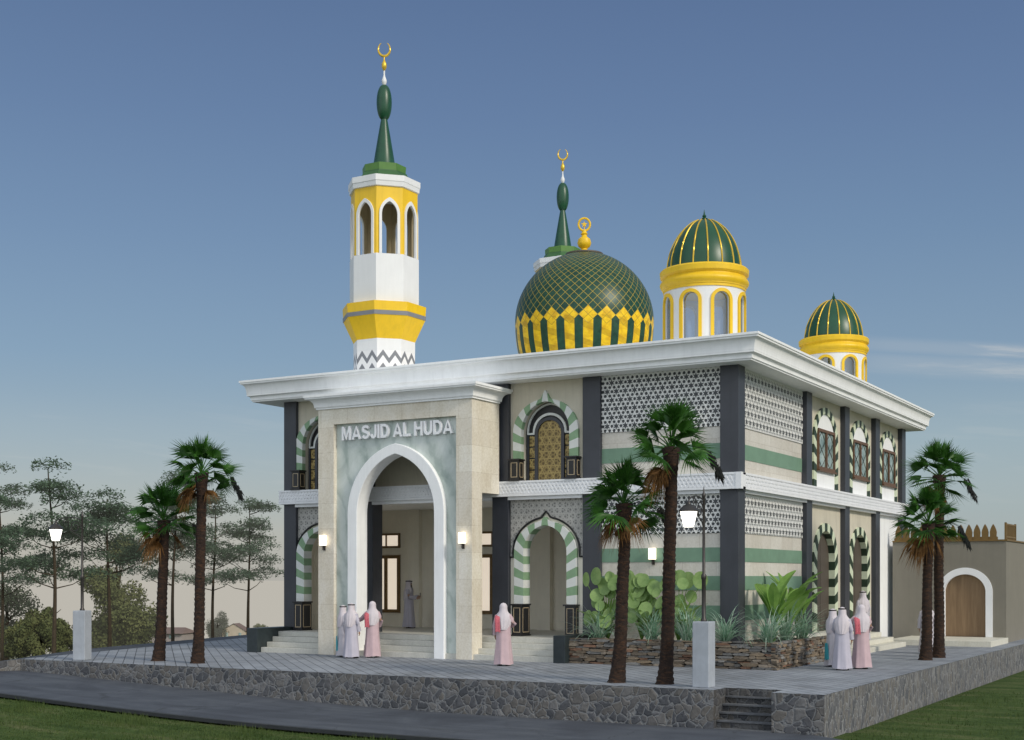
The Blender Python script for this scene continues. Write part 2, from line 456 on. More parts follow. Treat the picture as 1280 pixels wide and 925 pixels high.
def dome_mat():
    m, nt, bs, out = new_mat('dome_enamel_panels')
    uv = N(nt, 'ShaderNodeTexCoord'); sx = N(nt, 'ShaderNodeSeparateXYZ'); nt.links.new(uv.outputs['UV'], sx.inputs[0])
    u, v = sx.outputs[0], sx.outputs[1]          # u: 0..24 around, v: conformal height, 0 at the diamond row, 1 = one diamond
    a = math_(nt, 'MULTIPLY', math_(nt, 'ADD', u, v), 2.0); b = math_(nt, 'MULTIPLY', math_(nt, 'SUBTRACT', u, v), 2.0)
    def line(x, w):
        p = math_(nt, 'PINGPONG', x, .5)
        return math_(nt, 'LESS_THAN', p, w)
    ln = math_(nt, 'MAXIMUM', line(a, .036), line(b, .036))
    # big yellow diamonds centred on u = integer, v = 0
    pu = math_(nt, 'PINGPONG', u, .5)
    dia = math_(nt, 'LESS_THAN', math_(nt, 'ADD', pu, math_(nt, 'ABSOLUTE', v)), .5)
    strip = math_(nt, 'MULTIPLY', math_(nt, 'LESS_THAN', pu, .27), math_(nt, 'LESS_THAN', v, 0.0))
    yel = math_(nt, 'MAXIMUM', dia, strip)
    f = noise(nt, uv.outputs['UV'], 3.0, 3, .5)
    vo = N(nt, 'ShaderNodeTexVoronoi'); vo.inputs['Scale'].default_value = 5; nt.links.new(uv.outputs['Object'], vo.inputs['Vector'])
    gcol = ramp(nt, f, [(.3, (.006, .038, .024)), (.7, (.015, .068, .038))])
    spv = N(nt, 'ShaderNodeSeparateColor'); nt.links.new(vo.outputs['Color'], spv.inputs[0])
    gcol = mixc(nt, .25, gcol, ramp(nt, spv.outputs[0], [(0, (.004, .024, .018)), (1, (.03, .10, .06))]))
    ycol = ramp(nt, f, [(.35, (.66, .39, .010)), (.6, (.86, .57, .015))])
    # folded facets of the gilded strips, their shaded sides put into the colour
    fold = math_(nt, 'FRACT', math_(nt, 'ADD', math_(nt, 'MULTIPLY', v, .95), math_(nt, 'MULTIPLY', u, .37)))
    ycol = mixc(nt, math_(nt, 'MULTIPLY', strip, math_(nt, 'MULTIPLY', math_(nt, 'GREATER_THAN', fold, .62), .42)), ycol, (.30, .17, .01))
    c = mixc(nt, math_(nt, 'MULTIPLY', ln, math_(nt, 'GREATER_THAN', v, -.02)), gcol, (.40, .30, .04))
    ydark = mixc(nt, math_(nt, 'MULTIPLY', ln, math_(nt, 'GREATER_THAN', v, -.5)), ycol, (.38, .25, .02))
    c = mixc(nt, yel, c, ydark)
    nt.links.new(c, bs.inputs['Base Color']); bs.inputs['Roughness'].default_value = .38
    bs.inputs['Specular IOR Level'].default_value = .34
    hh = math_(nt, 'ADD', ln, math_(nt, 'MULTIPLY', math_(nt, 'MULTIPLY', fold, strip), 3.0))
    bump(nt, bs, hh, .35, .03)
    return m
M['dome'] = dome_mat()
M['skin'] = simple('skin', (.36, .21, .14), .6, .08, 8, 0)
M['dark_hair'] = simple('dark_hair', (.02, .016, .014), .7, .2, 20, .1)
M['robe_white'] = simple('white_cotton', (.54, .51, .55), .85, .06, 4, .25, 25)
M['robe_grey'] = simple('grey_white_cotton', (.47, .45, .52), .85, .06, 4, .25, 25)
M['robe_pink'] = simple('pale_pink_cotton', (.52, .385, .41), .85, .08, 4, .25, 25)
M['scarf_white'] = simple('white_scarf_cloth', (.60, .55, .58), .85, .06, 5, .25, 25)
M['scarf_red'] = simple('red_chequered_cloth', (.52, .12, .15), .85, .35, 30, .25, 25)
M['teal'] = simple('teal_cloth', (.05, .36, .42), .8, .1, 5, .2, 25)
M['roof_far'] = simple('brown_roof_tiles', (.17, .12, .10), .9, .15, 2, .2, 10)
M['wall_far'] = simple('pale_house_wall', (.50, .42, .32), .9, .1, 1, .1, 10)
M['wall_far_grey'] = simple('grey_house_wall', (.32, .28, .26), .9, .1, 1, .1, 10)

# ------------------------------------------------------------------ camera, world, sun
cam_d = bpy.data.cameras.new('camera'); cam = bpy.data.objects.new('camera', cam_d); COL.objects.link(cam)
cam.location = (0, 0, 2.6); cam.rotation_euler = (R(90), 0, R(30))
cam_d.sensor_width = 36; cam_d.sensor_fit = 'HORIZONTAL'; cam_d.lens = 1668 / 1280 * 36
cam_d.shift_y = (722 - 462.5) / 1280; cam_d.clip_end = 20000; cam_d.clip_start = .1
sc.camera = cam
sc.view_settings.view_transform = 'Standard'; sc.view_settings.look = 'None'; sc.view_settings.exposure = 0; sc.view_settings.gamma = 1

SUN_EL, SUN_DIR = R(32), Vector((1.0, -.25, 0)).normalized()
sd = bpy.data.lights.new('sun', 'SUN'); sd.energy = 2.1; sd.angle = R(10); sd.color = (1, .92, .79)
so = bpy.data.objects.new('sun', sd); COL.objects.link(so)
to_sun = Vector((SUN_DIR.x * math.cos(SUN_EL), SUN_DIR.y * math.cos(SUN_EL), math.sin(SUN_EL)))
so.rotation_euler = to_sun.to_track_quat('Z', 'Y').to_euler(); so.location = to_sun * 60

w = bpy.data.worlds.new('World'); sc.world = w; w.use_nodes = True
nt = w.node_tree; bg = nt.nodes['Background']
sky = N(nt, 'ShaderNodeTexSky', sky_type='NISHITA'); sky.sun_disc = False; sky.sun_elevation = SUN_EL
sky.sun_rotation = math.atan2(SUN_DIR.x, SUN_DIR.y); sky.altitude = 200; sky.air_density = 1.2; sky.dust_density = 1.5; sky.ozone_density = 1.5
tc = N(nt, 'ShaderNodeTexCoord'); nrm = N(nt, 'ShaderNodeVectorMath', operation='NORMALIZE'); nt.links.new(tc.outputs['Generated'], nrm.inputs[0])
sx = N(nt, 'ShaderNodeSeparateXYZ'); nt.links.new(nrm.outputs[0], sx.inputs[0])
el = math_(nt, 'ARCSINE', sx.outputs[2]); az = math_(nt, 'ARCTAN2', sx.outputs[0], sx.outputs[1])
# hazy dusk gradient over elevation (radians / 1.2), warmer to the west (-X); zenith raised as unseen fill
e01 = math_(nt, 'DIVIDE', el, 1.2)
def gscale(stops, k=1.0): return [(p / 1.2, c_(c, k)) for p, c in stops]
K = 10.0     # the gradient is written at picture brightness, the background strength is 0.1
warm = ramp(nt, e01, gscale([(0, (.50, .475, .43)), (.03, (.47, .465, .44)), (.06, (.37, .42, .45)), (.10, (.285, .375, .46)), (.16, (.205, .315, .455)), (.245, (.155, .25, .41)), (.33, (.118, .195, .355)), (.41, (.094, .158, .305)), (.7, (.30, .37, .48)), (1.2, (.60, .66, .74))]))
cool = ramp(nt, e01, gscale([(0, (.42, .46, .47)), (.05, (.36, .44, .48)), (.10, (.30, .41, .49)), (.16, (.212, .322, .46)), (.245, (.155, .255, .415)), (.33, (.118, .195, .36)), (.41, (.094, .158, .31)), (.7, (.30, .37, .48)), (1.2, (.60, .66, .74))]))
azf = N(nt, 'ShaderNodeMapRange', interpolation_type='SMOOTHSTEP'); nt.links.new(az, azf.inputs[0])
azf.inputs[1].default_value = R(-52); azf.inputs[2].default_value = R(-10)
grad = mixc(nt, azf.outputs[0], warm, cool)
# thin streaks of cirrus low in the north-north-east
cv = N(nt, 'ShaderNodeCombineXYZ'); nt.links.new(math_(nt, 'MULTIPLY', az, 9.0), cv.inputs[0]); nt.links.new(math_(nt, 'MULTIPLY_ADD', az, 9.0, math_(nt, 'MULTIPLY', el, 95.0)), cv.inputs[1])
cn = noise(nt, cv.outputs[0], 1.0, 6, .62, .3)
cl = N(nt, 'ShaderNodeMapRange', interpolation_type='SMOOTHSTEP'); nt.links.new(cn, cl.inputs[0]); cl.inputs[1].default_value = .50; cl.inputs[2].default_value = .72
def win(x, a, b, c, d):
    p = N(nt, 'ShaderNodeMapRange', interpolation_type='SMOOTHSTEP'); nt.links.new(x, p.inputs[0]); p.inputs[1].default_value = a; p.inputs[2].default_value = b
    q = N(nt, 'ShaderNodeMapRange', interpolation_type='SMOOTHSTEP'); nt.links.new(x, q.inputs[0]); q.inputs[1].default_value = c; q.inputs[2].default_value = d; q.inputs[3].default_value = 1; q.inputs[4].default_value = 0
    return math_(nt, 'MULTIPLY', p.outputs[0], q.outputs[0])
elb = math_(nt, 'MULTIPLY_ADD', az, .10, el)      # streaks dip slightly to the right
band1 = win(elb, .134, .140, .142, .149); band2 = win(elb, .118, .127, .131, .138)
az_win = win(az, R(-17), R(-14), R(-9.5), R(-4))
cm_ = math_(nt, 'MULTIPLY', math_(nt, 'MAXIMUM', band1, band2), az_win)
wide = math_(nt, 'MULTIPLY', win(el, .04, .07, .10, .14), .35)
cm_ = math_(nt, 'MULTIPLY', math_(nt, 'MAXIMUM', cm_, wide), math_(nt, 'MULTIPLY_ADD', cl.outputs[0], .8, .35))
grad = mixc(nt, math_(nt, 'MULTIPLY', cm_, .55), grad, (.60, .60, .60))
south = N(nt, 'ShaderNodeMapRange', interpolation_type='SMOOTHSTEP'); nt.links.new(math_(nt, 'MULTIPLY_ADD', sx.outputs[0], .25, math_(nt, 'MULTIPLY', sx.outputs[1], -1.0)), south.inputs[0]); south.inputs[1].default_value = .05; south.inputs[2].default_value = .8
grad = mixc(nt, south.outputs[0], grad, (1.18, 1.26, 1.36))      # unseen sky behind the viewer, brightened as added fill for the front
vm = N(nt, 'ShaderNodeVectorMath', operation='SCALE'); nt.links.new(grad, vm.inputs[0]); vm.inputs[3].default_value = K
fin = mixc(nt, .78, sky.outputs[0], vm.outputs[0])
nt.links.new(fin, bg.inputs[0]); bg.inputs[1].default_value = .1

# ------------------------------------------------------------------ terrain, roads, paving
def gz(x, y):
    """ground height near the terrace"""
    t = max(0., min(1., (-18 - x) / 22.0)); t = t * t * (3 - 2 * t)
    z = -.91 + .62 * t
    if y > 29.3 and x < -30:
        s = max(0., min(1., (y - 29.3) / 7.0)); s = s * s * (3 - 2 * s)
        z = z * (1 - s) + (-.12) * s
    # falls away beyond the side road
    d = max(0., -(x + 38.1 + (y - 30.5) * .245) * .97) if y > 31 else max(0., -(x + 60))
    d2 = max(0., math.hypot(x + 20, y - 40) - 75)
    z -= min(24.0, .13 * min(d, 30) + .05 * max(0, d - 30) + .02 * d2)
    return z
mb = MB()
def spaced(lo, hi, dense_lo, dense_hi, step):
    a = []; v = dense_lo
    while v <= dense_hi: a.append(v); v += step
    s = step; v = dense_lo
    while v > lo: s *= 1.35; v -= s; a.insert(0, max(v, lo))
    s = step; v = a[-1]
    while v < hi: s *= 1.35; v += s; a.append(min(v, hi))
    return a
xs = spaced(-9000, 9000, -52, 6, 1.5); ys = spaced(-9000, 9000, 10, 75, 1.5)
def gzz(x, y):
    z = gz(x, y) - .10
    if -38 < x < -9.6 and y > 30.2 and y < 66: z = min(z, -1.2)     # under the terrace
    return z
vs = [(x, y, gzz(x, y)) for y in ys for x in xs]; nx = len(xs)
fs = [(j * nx + i, j * nx + i + 1, (j + 1) * nx + i + 1, (j + 1) * nx + i) for j in range(len(ys) - 1) for i in range(nx - 1)]
mb.add(vs, fs)
ground = mb.build('ground', M['ground'], smooth=True, recalc=False); tag(ground, kind='structure')
ground['label'] = 'rough green meadow around the raised terrace and road'

def sheet(name, rows, mat, lift):
    mb = MB(); n = len(rows[0])
    vs = [(x, y, gz(x, y) + lift) for r in rows for (x, y) in r]
    fs = [(j * n + i, j * n + i + 1, (j + 1) * n + i + 1, (j + 1) * n + i) for j in range(len(rows) - 1) for i in range(n - 1)]
    mb.add(vs, fs)
    return mb.build(name, mat, smooth=True, recalc=False)
xr = [-60 + i * 1.5 for i in range(80)]
rows = []
for t in range(7):
    row = []
    for x in xr:
        far = 29.02 if x < -8.9 else 28.0
        row.append((x, 24.35 + (far - 24.35) * t / 6))
    rows.append(row)
road = sheet('road', rows, M['asphalt'], .012); tag(road, 'dark asphalt lane below the rubble retaining wall', kind='structure')
# dark edge of the road
mb = MB()
for i in range(len(xr) - 1):
    x0, x1 = xr[i], xr[i + 1]
    z0, z1 = gz(x0, 24.3), gz(x1, 24.3)
    mb.add([(x0, 24.22, z0 - .05), (x1, 24.22, z1 - .05), (x1, 24.36, z1 - .05), (x0, 24.36, z0 - .05), (x0, 24.22, z0 + .035), (x1, 24.22, z1 + .035), (x1, 24.36, z1 + .035), (x0, 24.36, z0 + .035)],
           [(4, 5, 6, 7), (0, 1, 5, 4), (2, 3, 7, 6)])
ke = mb.build('kerb', simple('dark_kerb', (.025, .028, .03), .8, .2, 4, .2, 30)); tag(ke, 'low dark kerb between road and grass', kind='structure')
# side road, beyond the left edge of the paving
rows = []
for j in range(30):
    y = 29.3 + j * 1.5
    xa = -34.95 - (y - 28.9) * .26; xb = -37.9 - (y - 30.5) * .245
    rows.append([(xb + (xa - xb) * t / 4, y) for t in range(5)])
srd = sheet('side_road', rows, M['asphalt'], .03); tag(srd, 'asphalt side road rising past the left edge of the paving', kind='structure')

FY, RX, LX = 29.05, -8.78, -34.9       # terrace front, right and left corner
mb = MB()
NXa, NXb, NYb = -11.39, -10.0, 29.85   # notch of the stairs
poly = [(LX, FY + .002), (NXa, FY + .002), (NXa, NYb), (NXb, NYb), (NXb, FY + .002), (RX - .002, FY + .002), (RX - .002, 62), (-43.5, 62)]
mb.add([(x, y, 0) for x, y in poly], [tuple(range(len(poly)))])
pav = mb.build('pavement', M['paver'], recalc=False); tag(pav, 'grey diagonal block paving of the raised terrace', kind='structure')

# retaining wall: one thing, front and right faces
rw = empty('retaining_wall', (-21, FY, -.9)); tag(rw, 'rubble stone retaining wall along the front and right of the raised paving', 'wall')
off = Vector((21, -FY, .9))
def loc_build(mb, name, mats, parent, **kw):
    """mesh given in world space, parented to an empty at parent.location"""
    o = mb.build(name, mats, parent, **kw)
    l = parent.matrix_basis.translation if False else parent.location
    p = parent
    tot = Vector((0, 0, 0))
    while p is not None:
        tot += p.location; p = p.parent
    o.location = -tot
    return o
mb = MB()
def wallseg(x0, x1, y0, y1, top=-.004):
    n = max(1, int((x1 - x0) / 2))
    for i in range(n):
        a = x0 + (x1 - x0) * i / n; b = x0 + (x1 - x0) * (i + 1) / n
        mb.add([(a, y0, gz(a, y0) - .3), (b, y0, gz(b, y0) - .3), (b, y0, top), (a, y0, top)], [(0, 1, 2, 3)])
wallseg(LX, NXa, FY, FY); wallseg(NXb, RX, FY, FY)
loc_build(mb, 'front_face', M['rubble'], rw, recalc=False)
mb = MB()
mb.add([(NXa, FY, -1.3), (NXa, NYb, -1.3), (NXa, NYb, -.004), (NXa, FY, -.004)], [(0, 1, 2, 3)])
mb.add([(NXb, FY, -1.3), (NXb, NYb, -1.3), (NXb, NYb, -.004), (NXb, FY, -.004)], [(0, 1, 2, 3)])
mb.add([(NXa, NYb, -1.3), (NXb, NYb, -1.3), (NXb, NYb, -.004), (NXa, NYb, -.004)], [(0, 1, 2, 3)])
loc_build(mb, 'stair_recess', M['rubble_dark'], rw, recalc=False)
mb = MB()
mb.add([(LX, FY, -1.3), (LX - .55, 27.6, -1.3), (LX - .55, 27.6, -.12), (LX, FY, -.004)], [(0, 1, 2, 3)])
loc_build(mb, 'end_face', M['rubble'], rw, recalc=False)
mb = MB()
for i in range(16):
    a = FY + (62 - FY) * i / 16; b = FY + (62 - FY) * (i + 1) / 16
    mb.add([(RX, a, -1.3), (RX, b, -1.3), (RX, b, -.004), (RX, a, -.004)], [(0, 1, 2, 3)])
loc_build(mb, 'side_face', M['rubble_sunlit'], rw, recalc=False)
mb = MB()
for k in range(5):
    mb.box(NXa + .003, NXb - .003, NYb + .15 - .19 * (k + 1), NYb + .145 - .19 * k, -1.2, -.175 * (k + 1) - .05)
    mb.box(NXa + .003, NXb - .003, NYb + .11 - .19 * (k + 1), NYb + .144 - .19 * k, -.175 * (k + 1) - .049, -.175 * (k + 1) - .004, 1)
st = mb.build('stone_stairs', [M['rubble_dark'], simple('lightened_step_slab', (.095, .10, .108), .85, .3, 5, .3, 30)], bevel=.006); tag(st, 'rubble stone stairs cut into the front retaining wall', 'stairs')  # lighter nosings over darkened risers, step shading put into the colours

# grass blades along the near verge
mb = MB(); g = random.Random(3)
for i in range(42000):
    x = g.uniform(-38, -6); y = g.uniform(18.5, 24.2) if g.random() < .8 else g.uniform(22.5, 24.2)
    if g.random() < .12: x = g.uniform(-8.6, -4.5); y = g.uniform(24.5, 44)
    if y > 24.2 and (x < -8.7 or 24.2 < y < 28.1): continue
    z = gz(x, y) - .10; h = g.uniform(.03, .10) * (1.6 if math.sin(x * 1.7 + 2 * math.sin(y * 1.3)) > .6 else .8); a = g.uniform(0, 6.28); ww = .008
    dx, dy = math.cos(a) * ww, math.sin(a) * ww; lx, ly = g.uniform(-.04, .04), g.uniform(-.04, .04)
    mb.add([(x - dx, y - dy, z), (x + dx, y + dy, z), (x + lx, y + ly, z + h)], [(0, 1, 2)])
M['grass'] = leaf_mat('grass_blade', (.035, .07, .014), (.11, .15, .045), .8, .8, .3)
tag(mb.build('grass', M['grass'], recalc=False), 'short green grass on the near verge of the road', 'grass', kind='stuff')

# ------------------------------------------------------------------ MOSQUE
WX0, WX1, WY0, WY1 = -31.3, -14.0, 37.7, 58.05       # column planes
FW, SW = 37.85, -14.19                                 # wall planes (front, side)
FLOOR = .70; BT, BB = 5.73, 5.24; TOPZ = 8.98
mosque = empty('mosque', (-22.6, 47.9, 0))
tag(mosque, 'white, cream and grey mosque with green domes and two minarets', 'mosque')
def mpart(mb, name, mats, parent=mosque, **kw): return loc_build(mb, name, mats, parent, **kw)
FP = lambda u, d, z: (u, FW - d, z)        # front frame
SP = lambda u, d, z: (SW + d, u, z)        # side frame

def prof(hw, z0, zs, rise, n=24, tip=0.0, tw=.11):
    """arch outline from left foot to right foot as (u, z)"""
    L = [(-hw, z0)]
    if rise >= hw:
        r = (hw * hw + rise * rise) / (2 * hw)
        amax = math.atan2(rise, r - hw) if r > hw + 1e-6 else math.pi / 2
        for i in range(n + 1):
            a = amax * i / n
            L.append((-(r * math.cos(a) - (r - hw)), zs + r * math.sin(a)))
    else:
        for i in range(n + 1):
            a = math.pi / 2 * i / n
            L.append((-hw * math.cos(a), zs + rise * math.sin(a)))
    L[-1] = (0.0, zs + rise)
    if tip: L = [(u, z + tip * math.exp(-(u / tw) ** 2) if z > zs else z) for u, z in L]
    return L + [(-u, z) for u, z in L[::-1][1:]]
def resample(pr, n):
    d = [0]
    for a, b in zip(pr, pr[1:]): d.append(d[-1] + math.hypot(b[0] - a[0], b[1] - a[1]))
    out = []; k = 0
    for i in range(n + 1):
        t = d[-1] * i / n
        while k < len(pr) - 2 and d[k + 1] < t: k += 1
        s = (t - d[k]) / max(1e-9, d[k + 1] - d[k]); s = min(1, max(0, s))
        out.append((pr[k][0] + (pr[k + 1][0] - pr[k][0]) * s, pr[k][1] + (pr[k + 1][1] - pr[k][1]) * s))
    return out
def ring(mb, P, uc, po, pi, d0, d1, mi=lambda i: 0):
    n = len(po)
    for i in range(n - 1):
        q = [(po[i], d1), (po[i + 1], d1), (pi[i + 1], d1), (pi[i], d1), (po[i], d0), (po[i + 1], d0), (pi[i + 1], d0), (pi[i], d0)]
        v = [P(uc + p[0], d, p[1]) for p, d in q]
        f = [(0, 1, 2, 3), (0, 4, 5, 1), (3, 2, 6, 7)]
        if i == 0: f.append((0, 3, 7, 4))
        if i == n - 2: f.append((1, 5, 6, 2))
        mb.add(v, f, mi(i))
def fill(mb, P, uc, pr, d, mi=0):
    """flat panel filling an arch outline"""
    zb = pr[0][1]
    for a, b in zip(pr, pr[1:]):
        if abs(a[0] - b[0]) < 1e-6: continue
        mb.add([P(uc + a[0], d, zb), P(uc + b[0], d, zb), P(uc + b[0], d, b[1]), P(uc + a[0], d, a[1])], [(0, 1, 2, 3)], mi)
def wall_arch(mb, P, u0, u1, z0, z1, uc, pr, d0, d1, mi=0):
    """wall u0..u1, z0..z1 with an arch shaped hole; d1 = face, d0 = back"""
    hw = pr[-1][0]
    for d in (d0, d1):
        mb.add([P(u0, d, z0), P(uc - hw, d, z0), P(uc - hw, d, z1), P(u0, d, z1)], [(0, 1, 2, 3)], mi)
        mb.add([P(u1, d, z0), P(uc + hw, d, z0), P(uc + hw, d, z1), P(u1, d, z1)], [(0, 1, 2, 3)], mi)
        for a, b in zip(pr, pr[1:]):
            if abs(a[0] - b[0]) < 1e-6: continue
            mb.add([P(uc + a[0], d, a[1]), P(uc + b[0], d, b[1]), P(uc + b[0], d, z1), P(uc + a[0], d, z1)], [(0, 1, 2, 3)], mi)
        if pr[0][1] > z0 + 1e-6:
            mb.add([P(uc - hw, d, z0), P(uc + hw, d, z0), P(uc + hw, d, pr[0][1]), P(uc - hw, d, pr[0][1])], [(0, 1, 2, 3)], mi)
    for a, b in zip(pr, pr[1:]):
        mb.add([P(uc + a[0], d0, a[1]), P(uc + b[0], d0, b[1]), P(uc + b[0], d1, b[1]), P(uc + a[0], d1, a[1])], [(0, 1, 2, 3)], mi)
    mb.add([P(u0, d0, z0), P(u0, d1, z0), P(u0, d1, z1), P(u0, d0, z1)], [(0, 1, 2, 3)], mi)
    mb.add([P(u1, d0, z0), P(u1, d1, z0), P(u1, d1, z1), P(u1, d0, z1)], [(0, 1, 2, 3)], mi)

def lattice(mb, P, u0, u1, z0, z1, s, wdt, d0, d1, mi=0, rose=True):
    """kagome screen of three bar families clipped to a rectangle, with six-armed stars"""
    for fam, ang in enumerate((0, 60, 120)):
        ca, sa = math.cos(R(ang)), math.sin(R(ang))
        nu, nz = -sa, ca
        cs = [nu * u + nz * z for u in (u0, u1) for z in (z0, z1)]
        k = math.floor(min(cs) / s)
        while k * s < max(cs):
            for c in ((k + .5) * s,):
                t0, t1 = -1e9, 1e9
                for (p0, dirc, lo, hi) in ((nu * c, ca, u0, u1), (nz * c, sa, z0, z1)):
                    if abs(dirc) < 1e-6:
                        if not (lo < p0 < hi): t0, t1 = 1, 0
                        continue
                    a, b = (lo - p0) / dirc, (hi - p0) / dirc
                    if a > b: a, b = b, a
                    t0, t1 = max(t0, a), min(t1, b)
                if t1 - t0 > .02:
                    q = []
                    for t, sg in ((t0, -1), (t1, -1), (t1, 1), (t0, 1)):
                        uu = min(u1, max(u0, nu * (c + sg * wdt / 2) + ca * t)); zz = min(z1, max(z0, nz * (c + sg * wdt / 2) + sa * t))
                        q.append((uu, zz))
                    dd = d1 + fam * .0025
                    v = [P(u, d, z) for d in (d0, dd) for u, z in q]
                    mb.add(v, [(4, 5, 6, 7), (0, 1, 5, 4), (1, 2, 6, 5), (2, 3, 7, 6), (3, 0, 4, 7)], mi)
            k += 1
    if rose:
        ks = int((u1 - u0 + z1 - z0) / s) * 2 + 8
        a0 = int(math.floor(z0 / s)); a1 = int(math.ceil(z1 / s))
        b0 = int(math.floor((-.8660254 * u1 - .5 * z1) / s)); b1 = int(math.ceil((-.8660254 * u0 - .5 * z0) / s))
        for a in range(a0, a1 + 1):
            for b in range(b0, b1 + 1):
                if a % 2 or b % 2: continue
                zc = a * s; uc = -(b * s + .5 * a * s) / .8660254
                r1 = s * .92; r2 = s * .36
                if not (u0 + r1 < uc < u1 - r1 and z0 + r1 < zc < z1 - r1): continue
                pts = [(uc + (r1 if i % 2 == 0 else r2) * math.cos(R(30 * i + 30)), zc + (r1 if i % 2 == 0 else r2) * math.sin(R(30 * i + 30))) for i in range(12)]
                mb.add([P(u, d1 + .012, z) for u, z in pts], [tuple(range(12))], 0)  # dark plates before the bars stand in for shaded star-shaped holes
def frame_rect(mb, P, u0, u1, z0, z1, t, d0, d1, mi=0):
    mb.boxP(P, u0, u1, d0, d1, z0, z0 + t, mi); mb.boxP(P, u0, u1, d0, d1, z1 - t, z1, mi)
    mb.boxP(P, u0, u0 + t, d0, d1, z0 + t, z1 - t, mi); mb.boxP(P, u1 - t, u1, d0, d1, z0 + t, z1 - t, mi)

# columns -------------------------------------------------------------
FCOL = [(-31.3, -30.75), (-27.9, -27.35), (-22.52, -21.9), (-19.19, -18.57), (-14.58, -14.0)]
for a, b in FCOL:
    mb = MB(); mb.box(a, b, WY0, WY0 + .58, .0, TOPZ); mpart(mb, 'column', M['column'], bevel=.012)
SCOL = [(44.3, 44.9), (48.9, 49.5), (53.2, 53.83), (57.45, 58.05)]
for a, b in SCOL:
    mb = MB(); mb.box(WX1 - .5, WX1, a, b, 0, TOPZ); mpart(mb, 'column', M['column'], bevel=.012)

LC, RC, PC = -29.6, -20.56, -25.2
# walls, front --------------------------------------------------------
up_in = prof(.90, BT + .002, 7.3, 1.0); lo_in = prof(.80, FLOOR, 3.42, .88)
mb = MB()
wall_arch(mb, FP, -30.76, -27.62, BB + .01, TOPZ, LC, up_in, -.30, 0)
wall_arch(mb, FP, -22.2, -18.9, BB + .01, TOPZ, RC, up_in, -.30, 0)
mb.boxP(FP, -27.62, -22.2, -.30, 0, BB + .01, TOPZ)
mpart(mb, 'facade_wall', M['cream'], recalc=True)
mb = MB()
wall_arch(mb, FP, -30.76, -27.9, FLOOR, BB, LC, lo_in, -.28, 0)
mpart(mb, 'arcade_wall', M['porch']); mb = MB()
wall_arch(mb, FP, -21.91, -19.18, FLOOR, BB, RC, lo_in, -.28, 0)
mpart(mb, 'arcade_wall', M['porch'])
# relief field over the lower arches, ending in an ogee black moulding
for c, (a, b) in ((LC, (-30.74, -27.92)), (RC, (-21.88, -19.20))):
    po = prof(1.22, 3.28, 3.42, 1.12, tip=.2)
    mb = MB()
    n = len(po)
    for p, q in zip(po, po[1:]):
        if abs(p[0] - q[0]) < 1e-6: continue
        mb.add([FP(c + p[0], .02, p[1]), FP(c + q[0], .02, q[1]), FP(c + q[0], .02, BB - .06), FP(c + p[0], .02, BB - .06)], [(0, 1, 2, 3)])
    if c + po[0][0] > a: mb.add([FP(a, .02, 3.28), FP(c + po[0][0], .02, 3.28), FP(c + po[0][0], .02, BB - .06), FP(a, .02, BB - .06)], [(0, 1, 2, 3)])
    if c + po[-1][0] < b: mb.add([FP(b, .02, 3.28), FP(c + po[-1][0], .02, 3.28), FP(c + po[-1][0], .02, BB - .06), FP(b, .02, BB - .06)], [(0, 1, 2, 3)])
    mpart(mb, 'relief_panel', M['relief'], recalc=False)
    mb = MB()
    path = [FP(a, .05, 3.27), FP(c - 1.22, .05, 3.27)] + [FP(c + p[0], .05, p[1]) for p in po[1:-1]] + [FP(c + 1.22, .05, 3.27), FP(b, .05, 3.27)]
    mb.tube(path, .035, 6); mpart(mb, 'arch_moulding', M['black'], smooth=True)

# pattern bay panels (front and side) --------------------------------
GREEN = [(6.19, 6.65), (3.08, 3.51), (2.22, 2.65), (1.30, 1.76)]
def pattern_bay(P, u0, u1):
    mb = MB(); mb.boxP(P, u0, u1, -.3, 0, .0, TOPZ); mpart(mb, 'facade_wall', M['cream_stone'])
    for a, b in GREEN:
        mb = MB(); mb.boxP(P, u0 + .003, u1 - .003, .001, .018, a, b); mpart(mb, 'stone_stripe', M['green_band'])
    for a, b in ((7.15, TOPZ - .01), (3.94, 5.16)):
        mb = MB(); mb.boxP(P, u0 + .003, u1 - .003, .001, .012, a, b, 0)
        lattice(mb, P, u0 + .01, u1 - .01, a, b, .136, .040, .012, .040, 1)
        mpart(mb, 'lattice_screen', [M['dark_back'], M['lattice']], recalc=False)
pattern_bay(FP, -18.58, -14.56)
pattern_bay(SP, 38.26, 44.32)

# ledge band -----------------------------------------------------------
def band(P, u0, u1, d0, d1):
    mb = MB()
    mb.boxP(P, u0, u1, d0, d1 - .03, BB, BT)
    mb.boxP(P, u0, u1, d1 - .03, d1, BB, BB + .07); mb.boxP(P, u0, u1, d1 - .03, d1, BT - .06, BT + .004)
    lattice(mb, P, u0, u1, BB + .07, BT - .06, .115, .042, d1 - .03, d1 - .012, 0, False)
    return mb
mpart(band(FP, WX0 - .12, WX1 + .14, -.1, .31), 'ledge_band', M['ledge'], recalc=False)
mpart(band(SP, WY0 - .14, WY1 + .1, -.1, .33), 'ledge_band', M['ledge'], recalc=False)
mb = MB(); mb.box(WX1 - .03, WX1 + .146, WY0 - .166, WY0 + .02, BB - .002, BT + .006); mpart(mb, 'ledge_corner', M['ledge'])
# slim white cove under the band between columns
for a, b in ((-30.75, -27.9), (-27.35, -22.52), (-21.9, -19.19), (-18.57, -14.58)):
    mb = MB(); mb.boxP(FP, a, b, .0, .20, BB - .11, BB - .002); mpart(mb, 'ledge_moulding', M['ledge'])
for a, b in ((38.28, 44.3), (44.9, 48.9), (49.5, 53.2), (53.83, 57.45)):
    mb = MB(); mb.boxP(SP, a, b, .0, .20, BB - .09, BB - .002); mpart(mb, 'ledge_moulding', M['ledge'])

